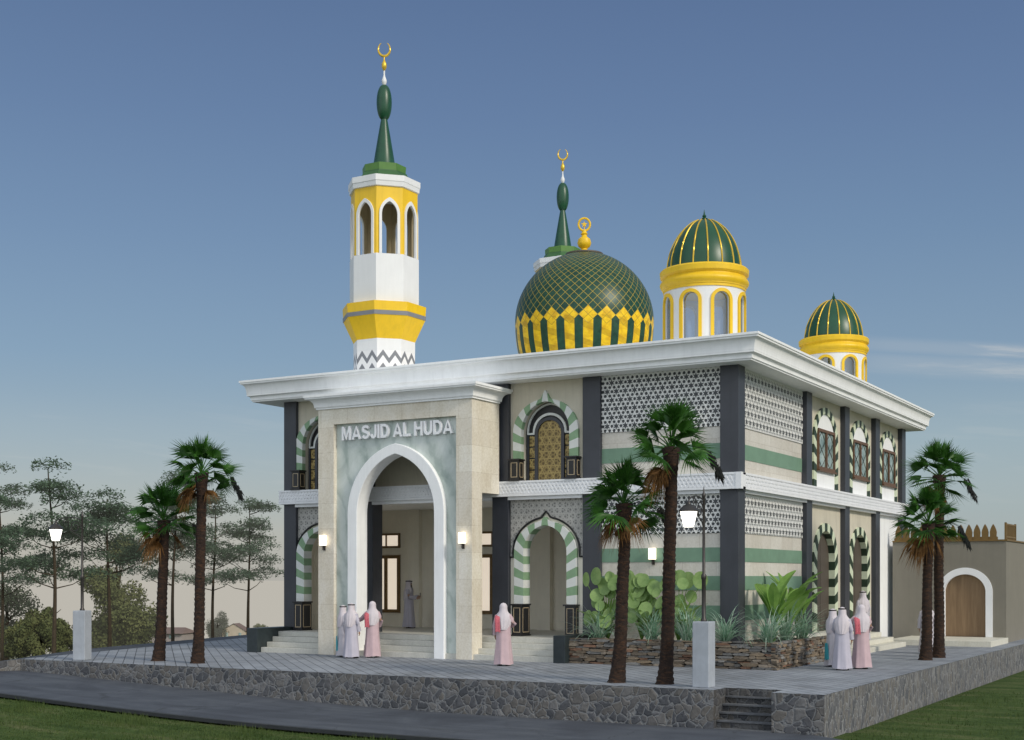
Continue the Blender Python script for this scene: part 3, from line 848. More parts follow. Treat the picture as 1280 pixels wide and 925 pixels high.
# upper arched windows, front ------------------------------------------
def pedestal(mb, P, u, d0, d1, z0, z1, hw):
    mb.boxP(P, u - hw * .92, u + hw * .92, d0, d1, z0 + .05, z1 - .05, 0)
    mb.boxP(P, u - hw * 1.12, u + hw * 1.12, d0, d1 + .05, z0, z0 + .05, 0); mb.boxP(P, u - hw * 1.15, u + hw * 1.15, d0, d1 + .06, z1 - .05, z1, 0)
    # gilt outlines on the front and on the visible side
    t = .018; a, b = u - hw * .62, u + hw * .62
    frame_rect(mb, P, a, b, z0 + .12, z1 - .12, t, d1, d1 + .008, 1)
    sgn = u + hw * .92
    for (da, db) in ((d0 + .06, d0 + .06 + t), (d1 - .06 - t, d1 - .06)): mb.boxP(P, sgn, sgn + .008, da, db, z0 + .12, z1 - .12, 1)
    mb.boxP(P, sgn, sgn + .008, d0 + .06, d1 - .06, z0 + .12, z0 + .12 + t, 1); mb.boxP(P, sgn, sgn + .008, d0 + .06, d1 - .06, z1 - .12 - t, z1 - .12, 1)
def striped(P, c, po, pi, d0, d1, stripes, m0, m1, parent, name='arch_surround'):
    k = 5; n = stripes * k
    mb = MB(); ring(mb, P, c, resample(po, n), resample(pi, n), d0, d1, lambda i: (i // k) % 2)
    return mpart(mb, name, [m0, m1], parent, recalc=True)
M['gilt_line'] = simple('pale_gilt_line', (.50, .40, .26), .5, .1, 4, 0)
for c in (LC, RC):
    aw = empty('arched_window', (c - mosque.location.x, FW - mosque.location.y, 5.73), 0, mosque)
    striped(FP, c, prof(1.19, 6.46, 7.3, 1.06, tip=.30, tw=.1), prof(.88, 6.46, 7.3, .98), -.06, .12, 19, M['green_vous'], M['white_vous'], aw)
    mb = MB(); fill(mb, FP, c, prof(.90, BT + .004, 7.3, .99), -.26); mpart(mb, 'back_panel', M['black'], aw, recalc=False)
    mb = MB()
    ring(mb, FP, c, prof(.84, 7.28, 7.34, .92), prof(.79, 7.28, 7.34, .86), -.255, -.20)
    ring(mb, FP, c, prof(.62, 7.28, 7.34, .60), prof(.54, 7.28, 7.34, .52), -.255, -.19)
    mb.boxP(FP, c - .82, c - .56, -.255, -.195, 7.26, 7.32); mb.boxP(FP, c + .56, c + .82, -.255, -.195, 7.26, 7.32)
    mpart(mb, 'white_tracery', M['white_vous'], aw)
    mb = MB(); ring(mb, FP, c, prof(.54, BT + .005, 7.30, .50), prof(.43, BT + .005, 7.30, .40), -.255, -.17)
    for s in (-1, 1): mb.boxP(FP, c + s * .81 - .03, c + s * .81 + .03, -.255, -.20, BT + .005, 7.25)
    mpart(mb, 'window_frame', M['column'], aw)
    mb = MB(); fill(mb, FP, c, prof(.43, BT + .006, 7.30, .40), -.235); mpart(mb, 'gilded_panel', M['gold_pattern'], aw, recalc=False)
    for s in (-1, 1):
        mb = MB()
        for k in range(4):
            mb.boxP(FP, c + s * .655 - .10, c + s * .655 + .10, -.255, -.225, BT + .03 + k * .375, BT + .36 + k * .375)
        mpart(mb, 'gilded_side_panel', M['gold_pattern'], aw)
    for s in (-1, 1):
        mb = MB(); pedestal(mb, FP, c + s * 1.045, -.05, .30, BT + .006, 6.455, .19); mpart(mb, 'arch_pedestal', [M['black'], M['gilt_line']], aw)
    ao = empty('arcade_arch', (c - mosque.location.x, FW - mosque.location.y, FLOOR), 0, mosque)
    striped(FP, c, prof(1.14, 1.75, 3.42, 1.0, tip=.16, tw=.09), prof(.79, 1.75, 3.42, .87), -.30, .14, 23, M['white_vous'], M['green_vous'], ao)
    for s in (-1, 1):
        mb = MB(); pedestal(mb, FP, c + s * .975, -.30, .24, FLOOR, 1.745, .20); mpart(mb, 'arch_pedestal', [M['black'], M['gilt_line']], ao)

# porch ------------------------------------------------------------------
mb = MB()
mb.box(WX0 + .02, WX1 - .25, 37.15, 43.0, -.2, FLOOR)
mpart(mb, 'porch_floor', M['steps'])
BY = 42.6
mb = MB(); mb.box(WX0 + .05, WX1 - .3, BY, BY + .3, FLOOR, 5.2)
mb.box(WX0 + .02, WX0 + .3, 38.28, BY, FLOOR, TOPZ); mb.box(-18.9, -18.6, 38.28, BY - .001, FLOOR, 5.2)
for u in (-28.85, -23.15): mb.box(u - .26, u + .26, BY - .22, BY - .001, FLOOR, 5.2)
mpart(mb, 'porch_wall', M['porch'])
mb = MB(); mb.box(WX0 + .02, WX1 - .3, 38.16, BY + .3, 5.2, 5.35); mpart(mb, 'porch_ceiling', M['white'])
# rear and left walls of the hall
mb = MB(); mb.box(WX0 + .02, WX0 + .3, BY + .3, WY1 - .05, 0, TOPZ); mb.box(WX0 + .3, WX1 - .5, WY1 - .35, WY1 - .05, 0, TOPZ)
mpart(mb, 'hall_wall', M['cream'])
PF = lambda u, d, z: (u, BY - d, z)
for u in (-30.2, -25.4):
    pw = empty('porch_window', (u - mosque.location.x, BY - mosque.location.y, 1.2), 0, mosque)
    mb = MB(); frame_rect(mb, PF, u - .75, u + .62, 1.24, 3.47, .13, .002, .07); mb.boxP(PF, u - .11, u + .03, .002, .075, 1.37, 3.34)
    frame_rect(mb, PF, u - .75, u + .62, 3.75, 4.32, .08, .002, .07); mb.boxP(PF, u - .05, u + .0, .002, .072, 3.83, 4.24)
    mpart(mb, 'window_frame', simple('golden_brown_wood', (.17, .10, .035), .45, .2, 6, .1, 40), pw)
    for (a, b, z0, z1) in ((u - .62, u - .11, 1.37, 3.34), (u + .03, u + .49, 1.37, 3.34), (u - .67, u - .05, 3.83, 4.24), (u, u + .54, 3.83, 4.24)):
        mb = MB(); mb.boxP(PF, a, b, .004, .02, z0, z1); mpart(mb, 'pane', M['lit_pane'], pw)
# small pierced vent over the band behind the portal arch
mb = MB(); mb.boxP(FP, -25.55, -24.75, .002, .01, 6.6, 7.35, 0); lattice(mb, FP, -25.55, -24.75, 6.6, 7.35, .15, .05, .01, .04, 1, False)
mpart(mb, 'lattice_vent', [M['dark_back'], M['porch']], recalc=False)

# entrance steps
mb = MB()
for k in range(4):
    mb.box(-30.86, -19.21, 35.93 + .31 * k, 37.16 + .01 * k, -.05 if k == 0 else .175 * k + .001, .175 * (k + 1) - (.0 if k < 3 else .003))
mpart(mb, 'entrance_steps', M['steps'], bevel=.012)
for a, b in ((-31.34, -30.87), (-19.2, -18.79)):
    mb = MB(); mb.box(a, b, 35.75, 37.69, 0, .84); mpart(mb, 'stair_block', M['dark_block'], bevel=.015)

# portal --------------------------------------------------------------------
PX0, PX1, PY = -28.27, -22.16, 35.85
por = empty('entrance_portal', (PC - mosque.location.x, PY - mosque.location.y, 0), 0, mosque)
PP = lambda u, d, z: (u, PY - d, z)
mb = MB()
mb.boxP(PP, PX0, -27.62, -.62, 0, -.02, 8.30); mb.boxP(PP, -22.75, PX1, -.62, 0, -.02, 8.30)
mb.boxP(PP, -27.62, -22.75, -.62, 0, 7.75, 8.30)
# upper side walls of the portal, running back to the facade, open below
mb.box(PX0, PX0 + .3, PY + .62, FW - .31, 5.32, 8.30); mb.box(PX1 - .3, PX1, PY + .62, FW - .31, 5.32, 8.30)
mb.box(PX0 + .3, PX1 - .3, PY + .62, FW - .002, 8.1, 8.29)
mpart(mb, 'portal_frame', M['travertine'], por)
parch_o = prof(1.92, -.02, 4.72, 2.27); parch_i = prof(1.53, -.02, 4.72, 1.93)
mb = MB(); wall_arch(mb, PP, -27.62, -22.75, -.02, 7.75, -25.13, prof(1.6, -.02, 4.72, 2.0), -.55, -.17); mpart(mb, 'marble_panel', M['marble'], por)
mb = MB(); ring(mb, PP, -25.13, resample(parch_o, 90), resample(parch_i, 90), -.58, .0); mpart(mb, 'arch_surround', M['white'], por, bevel=.02)

def cornice_mesh(x0, x1, y0, y1, profile):
    mb = MB(); vs = []; fs = []
    for o, z in profile: vs += [(x0 - o, y0 - o, z), (x1 + o, y0 - o, z), (x1 + o, y1 + o, z), (x0 - o, y1 + o, z)]
    for i in range(len(profile) - 1):
        for k in range(4): fs.append((i * 4 + k, i * 4 + (k + 1) % 4, i * 4 + 4 + (k + 1) % 4, i * 4 + 4 + k))
    fs.append((0, 1, 2, 3)); n = len(profile); fs.append(tuple(range(n * 4 - 4, n * 4)))
    mb.add(vs, fs); return mb
def cove(o0, z0, o1, z1, n=7):
    return [(o1 - (o1 - o0) * math.cos(math.pi / 2 * i / n), z0 + (z1 - z0) * math.sin(math.pi / 2 * i / n)) for i in range(n + 1)]
def cove_in(o0, z0, o1, z1, n=8):
    """concave: rises steeply first, then sweeps out"""
    return [(o0 + (o1 - o0) * (1 - math.cos(math.pi / 2 * i / n)), z0 + (z1 - z0) * math.sin(math.pi / 2 * i / n)) for i in range(n + 1)]
mprof = [(-.1, 8.94), (.62, 8.94), (.62, 8.99), (.66, 8.99), (.66, 9.05)] + cove_in(.66, 9.05, .74, 9.14, 4) + [(.76, 9.15), (.76, 9.20)] + cove_in(.765, 9.21, .90, 9.55, 8) + [(.93, 9.56), (.93, 9.62), (.96, 9.62), (.96, 9.69), (-.1, 9.69)]
mpart(cornice_mesh(WX0 - .33, WX1, WY0, WY1 + .15, mprof), 'cornice', M['white'])
pprof = [(-.05, 8.27), (.06, 8.27), (.06, 8.33), (.09, 8.33)] + cove_in(.10, 8.35, .30, 8.60, 6) + [(.33, 8.61), (.33, 8.66), (.36, 8.66), (.36, 8.74), (-.05, 8.74)]
mpart(cornice_mesh(PX0, PX1, PY, FW - .4, pprof), 'portal_cornice', M['white'], por)

# lettering ------------------------------------------------------------------
def arc(cx, cy, rx, ry, a0, a1, n=12): return [(cx + rx * math.cos(R(a0 + (a1 - a0) * i / n)), cy + ry * math.sin(R(a0 + (a1 - a0) * i / n))) for i in range(n + 1)]
SWT = .19; h_ = SWT / 2
GLY = {   # heavy sans capitals: advance width, centre lines of the strokes
    'M': (.92, [[(h_, 0), (h_, 1)], [(.92 - h_, 0), (.92 - h_, 1)], [(h_ * 1.1, 1), (.46, .06), (.92 - h_ * 1.1, 1)]]),
    'A': (.92, [[(h_ * 1.05, 0), (.46, 1.0), (.92 - h_ * 1.05, 0)], [(.24, .28), (.68, .28)]]),
    'S': (.78, [arc(.39, .70, .28, .205, 20, 180, 9)[:-1] + [(.11, .70), (.15, .60), (.39, .515), (.63, .42), (.67, .30)] + arc(.39, .30, .28, .205, 0, -160, 9)[1:]]),
    'J': (.62, [[(.62 - h_, 1), (.62 - h_, .32)] + arc(.31, .32, .215, .225, 0, -180, 10)[1:]]),
    'I': (.19, [[(h_, 0), (h_, 1)]]),
    'D': (.82, [[(h_, 0), (h_, 1)], [(h_ * 1.9, 1 - h_), (.40, 1 - h_)] + arc(.40, .5, .42 - h_, .5 - h_, 90, -90, 14)[1:-1] + [(.40, h_), (h_ * 1.9, h_)]]),
    'L': (.68, [[(h_, 0), (h_, 1)], [(h_ * 1.9, h_), (.68, h_)]]),
    'H': (.82, [[(h_, 0), (h_, 1)], [(.82 - h_, 0), (.82 - h_, 1)], [(h_ * 1.9, .53), (.82 - h_ * 1.9, .53)]]),
    'U': (.82, [[(h_, 1), (h_, .36)] + arc(.41, .36, .41 - h_, .36 - h_ + .01, 180, 360, 14)[1:] + [(.82 - h_, 1)]]),
}
txt = 'MASJID AL HUDA'; GAP = .11
tw_ = sum((GLY[c][0] + GAP) if c != ' ' else .30 for c in txt) - GAP
sxx = 4.40 / tw_; syy = .46
mb = MB(); cur = 0.0
for ch in txt:
    if ch == ' ': cur += .30; continue
    adv, strokes = GLY[ch]
    for si, st_ in enumerate(strokes):
        n = len(st_); Lp = []; Rp = []
        for i, p in enumerate(st_):
            d0 = Vector((st_[i][0] - st_[i - 1][0], st_[i][1] - st_[i - 1][1])).normalized() if i else None
            d1 = Vector((st_[i + 1][0] - p[0], st_[i + 1][1] - p[1])).normalized() if i < n - 1 else None
            d0 = d0 or d1; d1 = d1 or d0
            n0, n1 = Vector((-d0.y, d0.x)), Vector((-d1.y, d1.x)); mm = (n0 + n1); k = 1 / max(.35, mm.length_squared / 2)
            o_ = mm * (h_ * k); Lp.append((p[0] + o_.x, p[1] + o_.y)); Rp.append((p[0] - o_.x, p[1] - o_.y))
        clampz = lambda q: (q[0], min(1.0, max(0.0, q[1])))
        Lp = [clampz(q) for q in Lp]; Rp = [clampz(q) for q in Rp]
        yf = -.055 - .0025 * si
        vs = []
        for (a_, b_) in zip(Lp, Rp):
            for (q, y_) in ((a_, yf), (b_, yf), (a_, .068), (b_, .068)): vs.append(((cur + q[0]) * sxx - 2.2, y_, q[1] * syy))
        fs = [(0, 2, 3, 1), (4 * n - 4, 4 * n - 3, 4 * n - 1, 4 * n - 2)]
        for i in range(n - 1):
            o_ = 4 * i; fs += [(o_, o_ + 1, o_ + 5, o_ + 4), (o_ + 2, o_ + 6, o_ + 7, o_ + 3), (o_, o_ + 4, o_ + 6, o_ + 2), (o_ + 1, o_ + 3, o_ + 7, o_ + 5)]
        mb.add(vs, fs)
    cur += adv + GAP
lo = mb.build('sign_lettering', simple('white_letter_paint', (.84, .85, .87), .4, .03, 3, 0))
lo.location = (-25.12, PY + .10, 7.20)
tag(lo, 'white raised capital letters on green marble above the pointed entrance arch', 'sign')

# side facade -------------------------------------------------------------
bays = [(44.9, 48.9), (49.5, 53.2), (53.83, 57.45)]
for i, (a, b) in enumerate(bays):
    c = (a + b) / 2 + .05
    hw = 1.46 if i == 0 else 1.40
    mb = MB()
    mb.boxP(SP, a - .01, b + .01, -.3, 0, BB + .01, TOPZ)
    mpart(mb, 'facade_wall', M['cream'])
    aw = empty('side_window', (SW - mosque.location.x, c - mosque.location.y, BT), 0, mosque)
    striped(SP, c, prof(hw, BT + .005, 7.45, 1.22), prof(hw - .31, BT + .005, 7.45, .98), .002, .07, 25, M['dkgreen_vous'], M['pale_vous'], aw)
    mb = MB(); fill(mb, SP, c, prof(hw - .30, BT + .005, 7.45, .99), .02); mpart(mb, 'white_infill', M['white'], aw, recalc=False)
    w_ = 1.0
    mb = MB(); frame_rect(mb, SP, c - w_, c + w_, 6.42, 7.86, .10, .022, .10); mb.boxP(SP, c - .07, c + .07, .022, .095, 6.52, 7.76)
    mb.boxP(SP, c - w_ - .05, c + w_ + .05, .022, .15, 6.36, 6.418)
    mpart(mb, 'window_frame', M['brown_wood'], aw)
    for s in (-1, 1):
        u0, u1 = sorted((c + s * .07, c + s * (w_ - .10)))
        mb = MB(); mb.boxP(SP, u0, u1, .023, .04, 6.52, 7.76, 0)
        um = (u0 + u1) / 2
        pts = [(um, 6.52), (u1, 6.83), (um, 7.14), (u1, 7.45), (um, 7.76), (u0, 7.45), (um, 7.14), (u0, 6.83), (um, 6.52)]
        for p, q in zip(pts, pts[1:]): mb.tube([SP(p[0], .045, p[1]), SP(q[0], .045, q[1])], .012, 5, 1)
        mpart(mb, 'pane', [M['leaded'], M['iron']], aw)
    mb = MB()
    if i < 2:
        pi_ = prof(hw - .40, FLOOR, 3.25, 1.02); pw_ = prof(hw - .38, FLOOR, 3.25, 1.04)
        wall_arch(mb, SP, a - .01, b + .01, 0, BB, c, pw_, -.30, 0)
        mpart(mb, 'facade_wall', M['cream'])
        sd_ = empty('side_door', (SW - mosque.location.x, c - mosque.location.y, FLOOR), 0, mosque)
        striped(SP, c, prof(hw, FLOOR, 3.25, 1.30), pi_, -.22, .06, 27, M['pale_vous'], M['dkgreen_vous'], sd_)
        mb = MB(); fill(mb, SP, c, prof(hw - .42, FLOOR, 3.25, 1.01), -.16)
        mb.boxP(SP, c - .012, c + .012, -.159, -.15, FLOOR, 4.1)
        mpart(mb, 'door_leaf', M['door_dark'], sd_)
    else:
        mb.boxP(SP, a - .01, b + .01, -.3, 0, 0, BB); mpart(mb, 'facade_wall', M['white'])
mb = MB()
for k in range(4):
    mb.box(SW + .003, -12.33 - .46 * k, 42.2 + .0 * k, 51.15, -.05 if k == 0 else .175 * k + .001, .175 * (k + 1))
mpart(mb, 'side_steps', M['side_steps'], bevel=.012)

# minarets ------------------------------------------------------------------
def oct_frame(cx, cy):
    return cx, cy
def octa(mb, cx, cy, pr, mi=0, cap=True): mb.lathe(cx, cy, [(r / math.cos(R(22.5)), z) for r, z in pr], 8, mi, .5, cap)
def minaret(cx, cy):
    mz = lambda y: 2.6 + (722 - y) / 33.56
    mn = empty('minaret', (cx - mosque.location.x, cy - mosque.location.y, 9.6), 0, mosque)
    def part(mb, name, mats, **kw): return mpart(mb, name, mats, mn, **kw)
    W = 1 / 33.56
    r1 = 1.08; r2 = 1.215; r3 = 1.17
    # zig-zag base shaft with its own UV
    mb = MB(); octa(mb, cx, cy, [(r1, 9.4), (r1, mz(443))]); o = part(mb, 'lower_shaft', M['zigzag'])
    uvl = o.data.uv_layers.new(name='UVMap')
    for p in o.data.polygons:
        ang0 = math.atan2(p.center.y - cy, p.center.x - cx)
        for li in p.loop_indices:
            co = o.data.vertices[o.data.loops[li].vertex_index].co
            a = math.atan2(co.y - cy, co.x - cx)
            while a - ang0 > math.pi: a -= 2 * math.pi
            while a - ang0 < -math.pi: a += 2 * math.pi
            uvl.data[li].uv = (a / (2 * math.pi) * 16, co.z - mz(443) + .5)
    mb = MB(); octa(mb, cx, cy, [(r1 + .004, mz(443)), (r1 + .004, mz(429))]); part(mb, 'shaft_collar', M['white_tower'])
    mb = MB(); octa(mb, cx, cy, [(r1 + .003, mz(429)), (1.44, mz(402)), (1.44, mz(402) + .001)]); part(mb, 'balcony_flare', M['yellow'])
    mb = MB(); octa(mb, cx, cy, [(1.44, mz(402)), (1.46, mz(402)), (1.47, mz(397)), (1.45, mz(397))]); part(mb, 'balcony_stripe', M['grey_zig'])
    mb = MB(); octa(mb, cx, cy, [(1.45, mz(397)), (1.47, mz(385.5)), (1.2, mz(385))]); part(mb, 'balcony_parapet', M['yellow'])
    mb = MB(); octa(mb, cx, cy, [(r2, mz(386)), (r2, mz(326))]); part(mb, 'upper_shaft', M['white_tower'])
    # gallery: eight walls with pointed openings
    z0, z1 = mz(326) + .001, mz(243)
    mb = MB(); mw = MB(); mi_ = MB()
    s = r3 * math.tan(R(22.5))
    for k in range(8):
        a = R(45 * k); n_ = Vector((math.cos(a), math.sin(a), 0)); t_ = Vector((-math.sin(a), math.cos(a), 0))
        P = lambda u, d, z, n_=n_, t_=t_: (cx + n_.x * (r3 + d) + t_.x * u, cy + n_.y * (r3 + d) + t_.y * u, z)
        pi_ = prof(.292, z0, z0 + 1.45, .47, 8); po = prof(.382, z0, z0 + 1.45, .60, 8)
        wall_arch(mi_, P, -s * .93, s * .93, z0, z1, 0, pi_, -.075, -.004)
        wall_arch(mb, P, -s, s, z0, z1, 0, pi_, -.003, 0)
        ring(mw, P, 0, po, prof(.286, z0, z0 + 1.45, .463, 8), -.03, .05)
    part(mb, 'gallery', M['yellow']); part(mi_, 'gallery_lining', simple('shaded_lining', (.34, .27, .15), .7, .1, 2, .05, 40)); part(mw, 'gallery_arches', M['white_tower'])  # inner wall faces duller than the yellow, interior shade put into the colour
    mb = MB(); octa(mb, cx, cy, [(1.14, mz(244)), (1.23, mz(243)), (1.25, mz(238)), (1.27, mz(237)), (1.27, mz(230)), (1.1, mz(229.5))]); part(mb, 'gallery_cornice', M['white_tower'])
    mb = MB(); octa(mb, cx, cy, [(.98, mz(230)), (.97, mz(229)), (.80, mz(220)), (.80, mz(219))]); part(mb, 'roof_skirt', simple('dark_green_skirt', (.035, .11, .03), .5, .1, 3, .05, 40))
    mb = MB(); octa(mb, cx, cy, [(.75, mz(221)), (.77, mz(210)), (.70, mz(209.5))]); part(mb, 'roof_drum', M['green_light'])
    mb = MB(); mb.lathe(cx, cy, [(.44, mz(210.5)), (.42, mz(209)), (.33, mz(190)), (.23, mz(170)), (.135, mz(152)), (.11, mz(148))], 32)
    part(mb, 'spire', M['green_roof'], smooth=True)
    mb = MB(); zc = mz(128); hh = 22.5 * W
    mb.lathe(cx, cy, [(max(.02, .285 * math.cos(t) ** .8), zc + hh * math.sin(t)) for t in [R(-88 + 176 * i / 18) for i in range(19)]], 28)
    part(mb, 'spire_bulb', M['green_roof'], smooth=True)
    mb = MB(); mb.lathe(cx, cy, [(.03, mz(107)), (.09, mz(103)), (.095, mz(100)), (.04, mz(95)), (.03, mz(92)), (.03, mz(88))], 16); part(mb, 'finial_bulb', M['white_tower'], smooth=True)
    mb = MB(); mb.lathe(cx, cy, [(.03, mz(88)), (.09, mz(84)), (.10, mz(80)), (.05, mz(76)), (.025, mz(74)), (.025, mz(69))], 16)
    # crescent, open to the top
    pts = []; rad = []
    vr = Vector((.866, .5, 0))
    for i in range(21):
        t = R(-90 - 150 + 300 * i / 20); pts.append(Vector((cx, cy, mz(69) + .24)) + vr * (.22 * math.cos(t)) + Vector((0, 0, .26 * math.sin(t)))); rad.append(.012 + .038 * math.sin(math.pi * i / 20))
    mb.tube(pts, rad, 8); part(mb, 'crescent_finial', M['gold'], smooth=True)
minaret(-29.0, 40.7); minaret(-29.0, 54.95)

# main dome -------------------------------------------------------------
DX, DY, DZ, DR = -24.2, 47.7, 12.80, 2.77
dm = empty('main_dome', (DX - mosque.location.x, DY - mosque.location.y, 9.7), 0, mosque)
mb = MB(); mb.lathe(DX, DY, [(2.25, 9.5), (2.25, 11.0), (2.35, 11.1), (2.35, 11.25)], 48); mpart(mb, 'dome_drum', M['white'], dm, smooth=True)
NU, NV = 96, 56; vs = []; uv = []; fs = []
phi0, phi1 = R(-38), R(74.5)
pr_ = []
for j in range(NV + 1):
    ph = phi0 + (phi1 - phi0) * j / NV
    r = DR * math.cos(ph) * (1 - .035 * max(0, math.sin(ph)) ** 2) ; z = DZ + DR * math.sin(ph) * (1.0 if ph < 0 else 1.005)
    if ph < 0: z = DZ + DR * math.sin(ph) * .95; r = DR * math.cos(ph * .62)
    pr_.append((r, z, ph))
phr = R(-4.2)
conf = lambda p: math.log(math.tan(math.pi / 4 + p / 2))
vv = [(conf(p) - conf(phr)) * 24 / (2 * math.pi) for (_, _, p) in pr_]
for j, (r, z, p) in enumerate(pr_):
    for k in range(NU):
        th = 2 * math.pi * k / NU; vs.append((DX + r * math.cos(th), DY + r * math.sin(th), z))
for j in range(NV):
    for k in range(NU):
        fs.append((j * NU + k, j * NU + (k + 1) % NU, (j + 1) * NU + (k + 1) % NU, (j + 1) * NU + k))
        uv.append([(24 * k / NU, vv[j]), (24 * (k + 1) / NU, vv[j]), (24 * (k + 1) / NU, vv[j + 1]), (24 * k / NU, vv[j + 1])])
mb = MB(); mb.add(vs, fs); o = mpart(mb, 'dome_shell', M['dome'], dm, smooth=True, recalc=False, angle=180)
uvl = o.data.uv_layers.new(name='UVMap')
for p in o.data.polygons:
    for li, t in zip(p.loop_indices, uv[p.index]): uvl.data[li].uv = t
rt, zt = pr_[-1][0], pr_[-1][1]
mb = MB(); mb.lathe(DX, DY, [(rt + .02, zt - .03), (rt + .06, zt), (rt + .04, zt + .06), (rt - .1, zt + .07), (.3, zt + .10), (.05, zt + .12)], 40); mpart(mb, 'dome_cap', M['door_dark'], dm, smooth=True)
dz = lambda y: 2.6 + (722 - y) / 31.24
mb = MB(); mb.lathe(DX, DY, [(.28, zt + .05), (.25, dz(316)), (.14, dz(313)), (.12, dz(311)), (.24, dz(308)), (.28, dz(304)), (.24, dz(299)), (.12, dz(296)), (.10, dz(294)), (.15, dz(292.5)), (.10, dz(291)), (.09, dz(288)), (.05, dz(287))], 24)
cz = dz(280.5); vr = Vector((.866, .5, 0))
ringp = [Vector((DX, DY, cz)) + vr * (.23 * math.cos(t)) + Vector((0, 0, .25 * math.sin(t))) for t in [2 * math.pi * i / 28 for i in range(29)]]
mb.tube(ringp, .045, 8, cap=False)
star = []
for i in range(11):
    t = R(90 + 36 * i); rr = .13 if i % 2 == 0 else .055
    star.append(Vector((DX, DY, cz)) + vr * (rr * math.cos(t)) + Vector((0, 0, rr * math.sin(t))))
n_ = Vector((.5, -.866, 0)) * .03
mb.add([p + n_ for p in star[:10]] + [p - n_ for p in star[:10]], [tuple(range(10)), tuple(range(19, 9, -1))] + [(i, (i + 1) % 10, 10 + (i + 1) % 10, 10 + i) for i in range(10)])
mb.tube([Vector((DX, DY, cz - .23)), Vector((DX, DY, cz - .08))], .02, 6)
mpart(mb, 'dome_finial', M['yellow'], dm, smooth=True)

# roof turrets ---------------------------------------------------------
def turret(cx, cy):
    tz = lambda y: 2.6 + (722 - y) / 38.0
    t = empty('roof_turret', (cx - mosque.location.x, cy - mosque.location.y, 9.6), 0, mosque)
    R0 = 1.31; z0, z1 = 9.55, tz(368)
    zsill, zsp = 9.95, 11.45; hw = .275; n = 16
    # drum: wall with eight arched openings, built as a curved wall_arch per 45 degrees
    mb = MB(); my = MB(); mg = MB(); mw_ = MB()
    for k in range(8):
        a0 = R(45 * k + 2.0)
        def P(u, d, z, a0=a0): return (cx + (R0 + d) * math.cos(a0 + u / R0), cy + (R0 + d) * math.sin(a0 + u / R0), z)
        s = R0 * R(22.5); pi_ = prof(hw, zsill, zsp, .27, 10)
        # subdivide the sides so that the wall stays round
        for d in (-.12, 0):
            for (ua, ub) in ((-s, -hw - (s - hw) * .5), (-hw - (s - hw) * .5, -hw), (hw, hw + (s - hw) * .5), (hw + (s - hw) * .5, s)):
                mb.add([P(ua, d, z0), P(ub, d, z0), P(ub, d, z1), P(ua, d, z1)], [(0, 1, 2, 3)])
            for p, q in zip(pi_, pi_[1:]):
                if abs(p[0] - q[0]) < 1e-6: continue
                mb.add([P(p[0], d, p[1]), P(q[0], d, q[1]), P(q[0], d, z1), P(p[0], d, z1)], [(0, 1, 2, 3)])
                mb.add([P(p[0], d, z0), P(q[0], d, z0), P(q[0], d, zsill), P(p[0], d, zsill)], [(0, 1, 2, 3)])
        for p, q in zip(pi_, pi_[1:]):
            mb.add([P(p[0], -.12, p[1]), P(q[0], -.12, q[1]), P(q[0], 0, q[1]), P(p[0], 0, p[1])], [(0, 1, 2, 3)])
        ring(my, P, 0, prof(hw + .10, zsill - .08, zsp, .37, 10), prof(hw - .005, zsill - .08, zsp, .265, 10), -.02, .05)
        fill(mg, P, 0, prof(hw, zsill, zsp, .27, 10), -.07)
    mpart(mb, 'turret_drum', M['white_tower'], t, recalc=False); mpart(my, 'window_surrounds', M['yellow'], t)
    mpart(mg, 'window_glass', M['turret_glass'], t, recalc=False)
    mb = MB(); mb.lathe(cx, cy, [(1.28, z1 - .02), (1.34, z1 - .02), (1.34, tz(366)), (1.37, tz(365))] + [(1.37 + .08 * math.sin(math.pi * i / 6), tz(364) + .28 * i / 6) for i in range(7)] + [(1.36, tz(352)), (1.44, tz(349)), (1.45, tz(343)), (1.40, tz(341)), (1.2, tz(340))], 56)
    mpart(mb, 'turret_ring', M['yellow'], t, smooth=True)
    mb = MB(); zb = tz(341.5); H = tz(276) - zb; dp = []
    for i in range(25):
        s = i / 24
        dp.append((1.205 * math.sqrt(max(0, 1 - s ** 1.95)) ** 1.12 * (1 - .02 * s) + .004, zb + H * s))
    mb.lathe(cx, cy, dp, 64); mpart(mb, 'turret_dome', M['green_roof'], t, smooth=True, angle=180)
    mb = MB()
    for k in range(16):
        th = R(22.5 * k + 5)
        mb.tube([(cx + (r + .008) * math.cos(th), cy + (r + .008) * math.sin(th), z) for r, z in dp[:-1]], .026, 6)
    mpart(mb, 'dome_ribs', M['gold'], t, smooth=True)
    mb = MB(); mb.lathe(cx, cy, [(.10, tz(277)), (.12, tz(275.5)), (.05, tz(274)), (.07, tz(272)), (.03, tz(270)), (.004, tz(264))], 14); mpart(mb, 'turret_finial', M['green_roof'], t, smooth=True)
turret(-16.4, 41.0); turret(-16.4, 55.55)

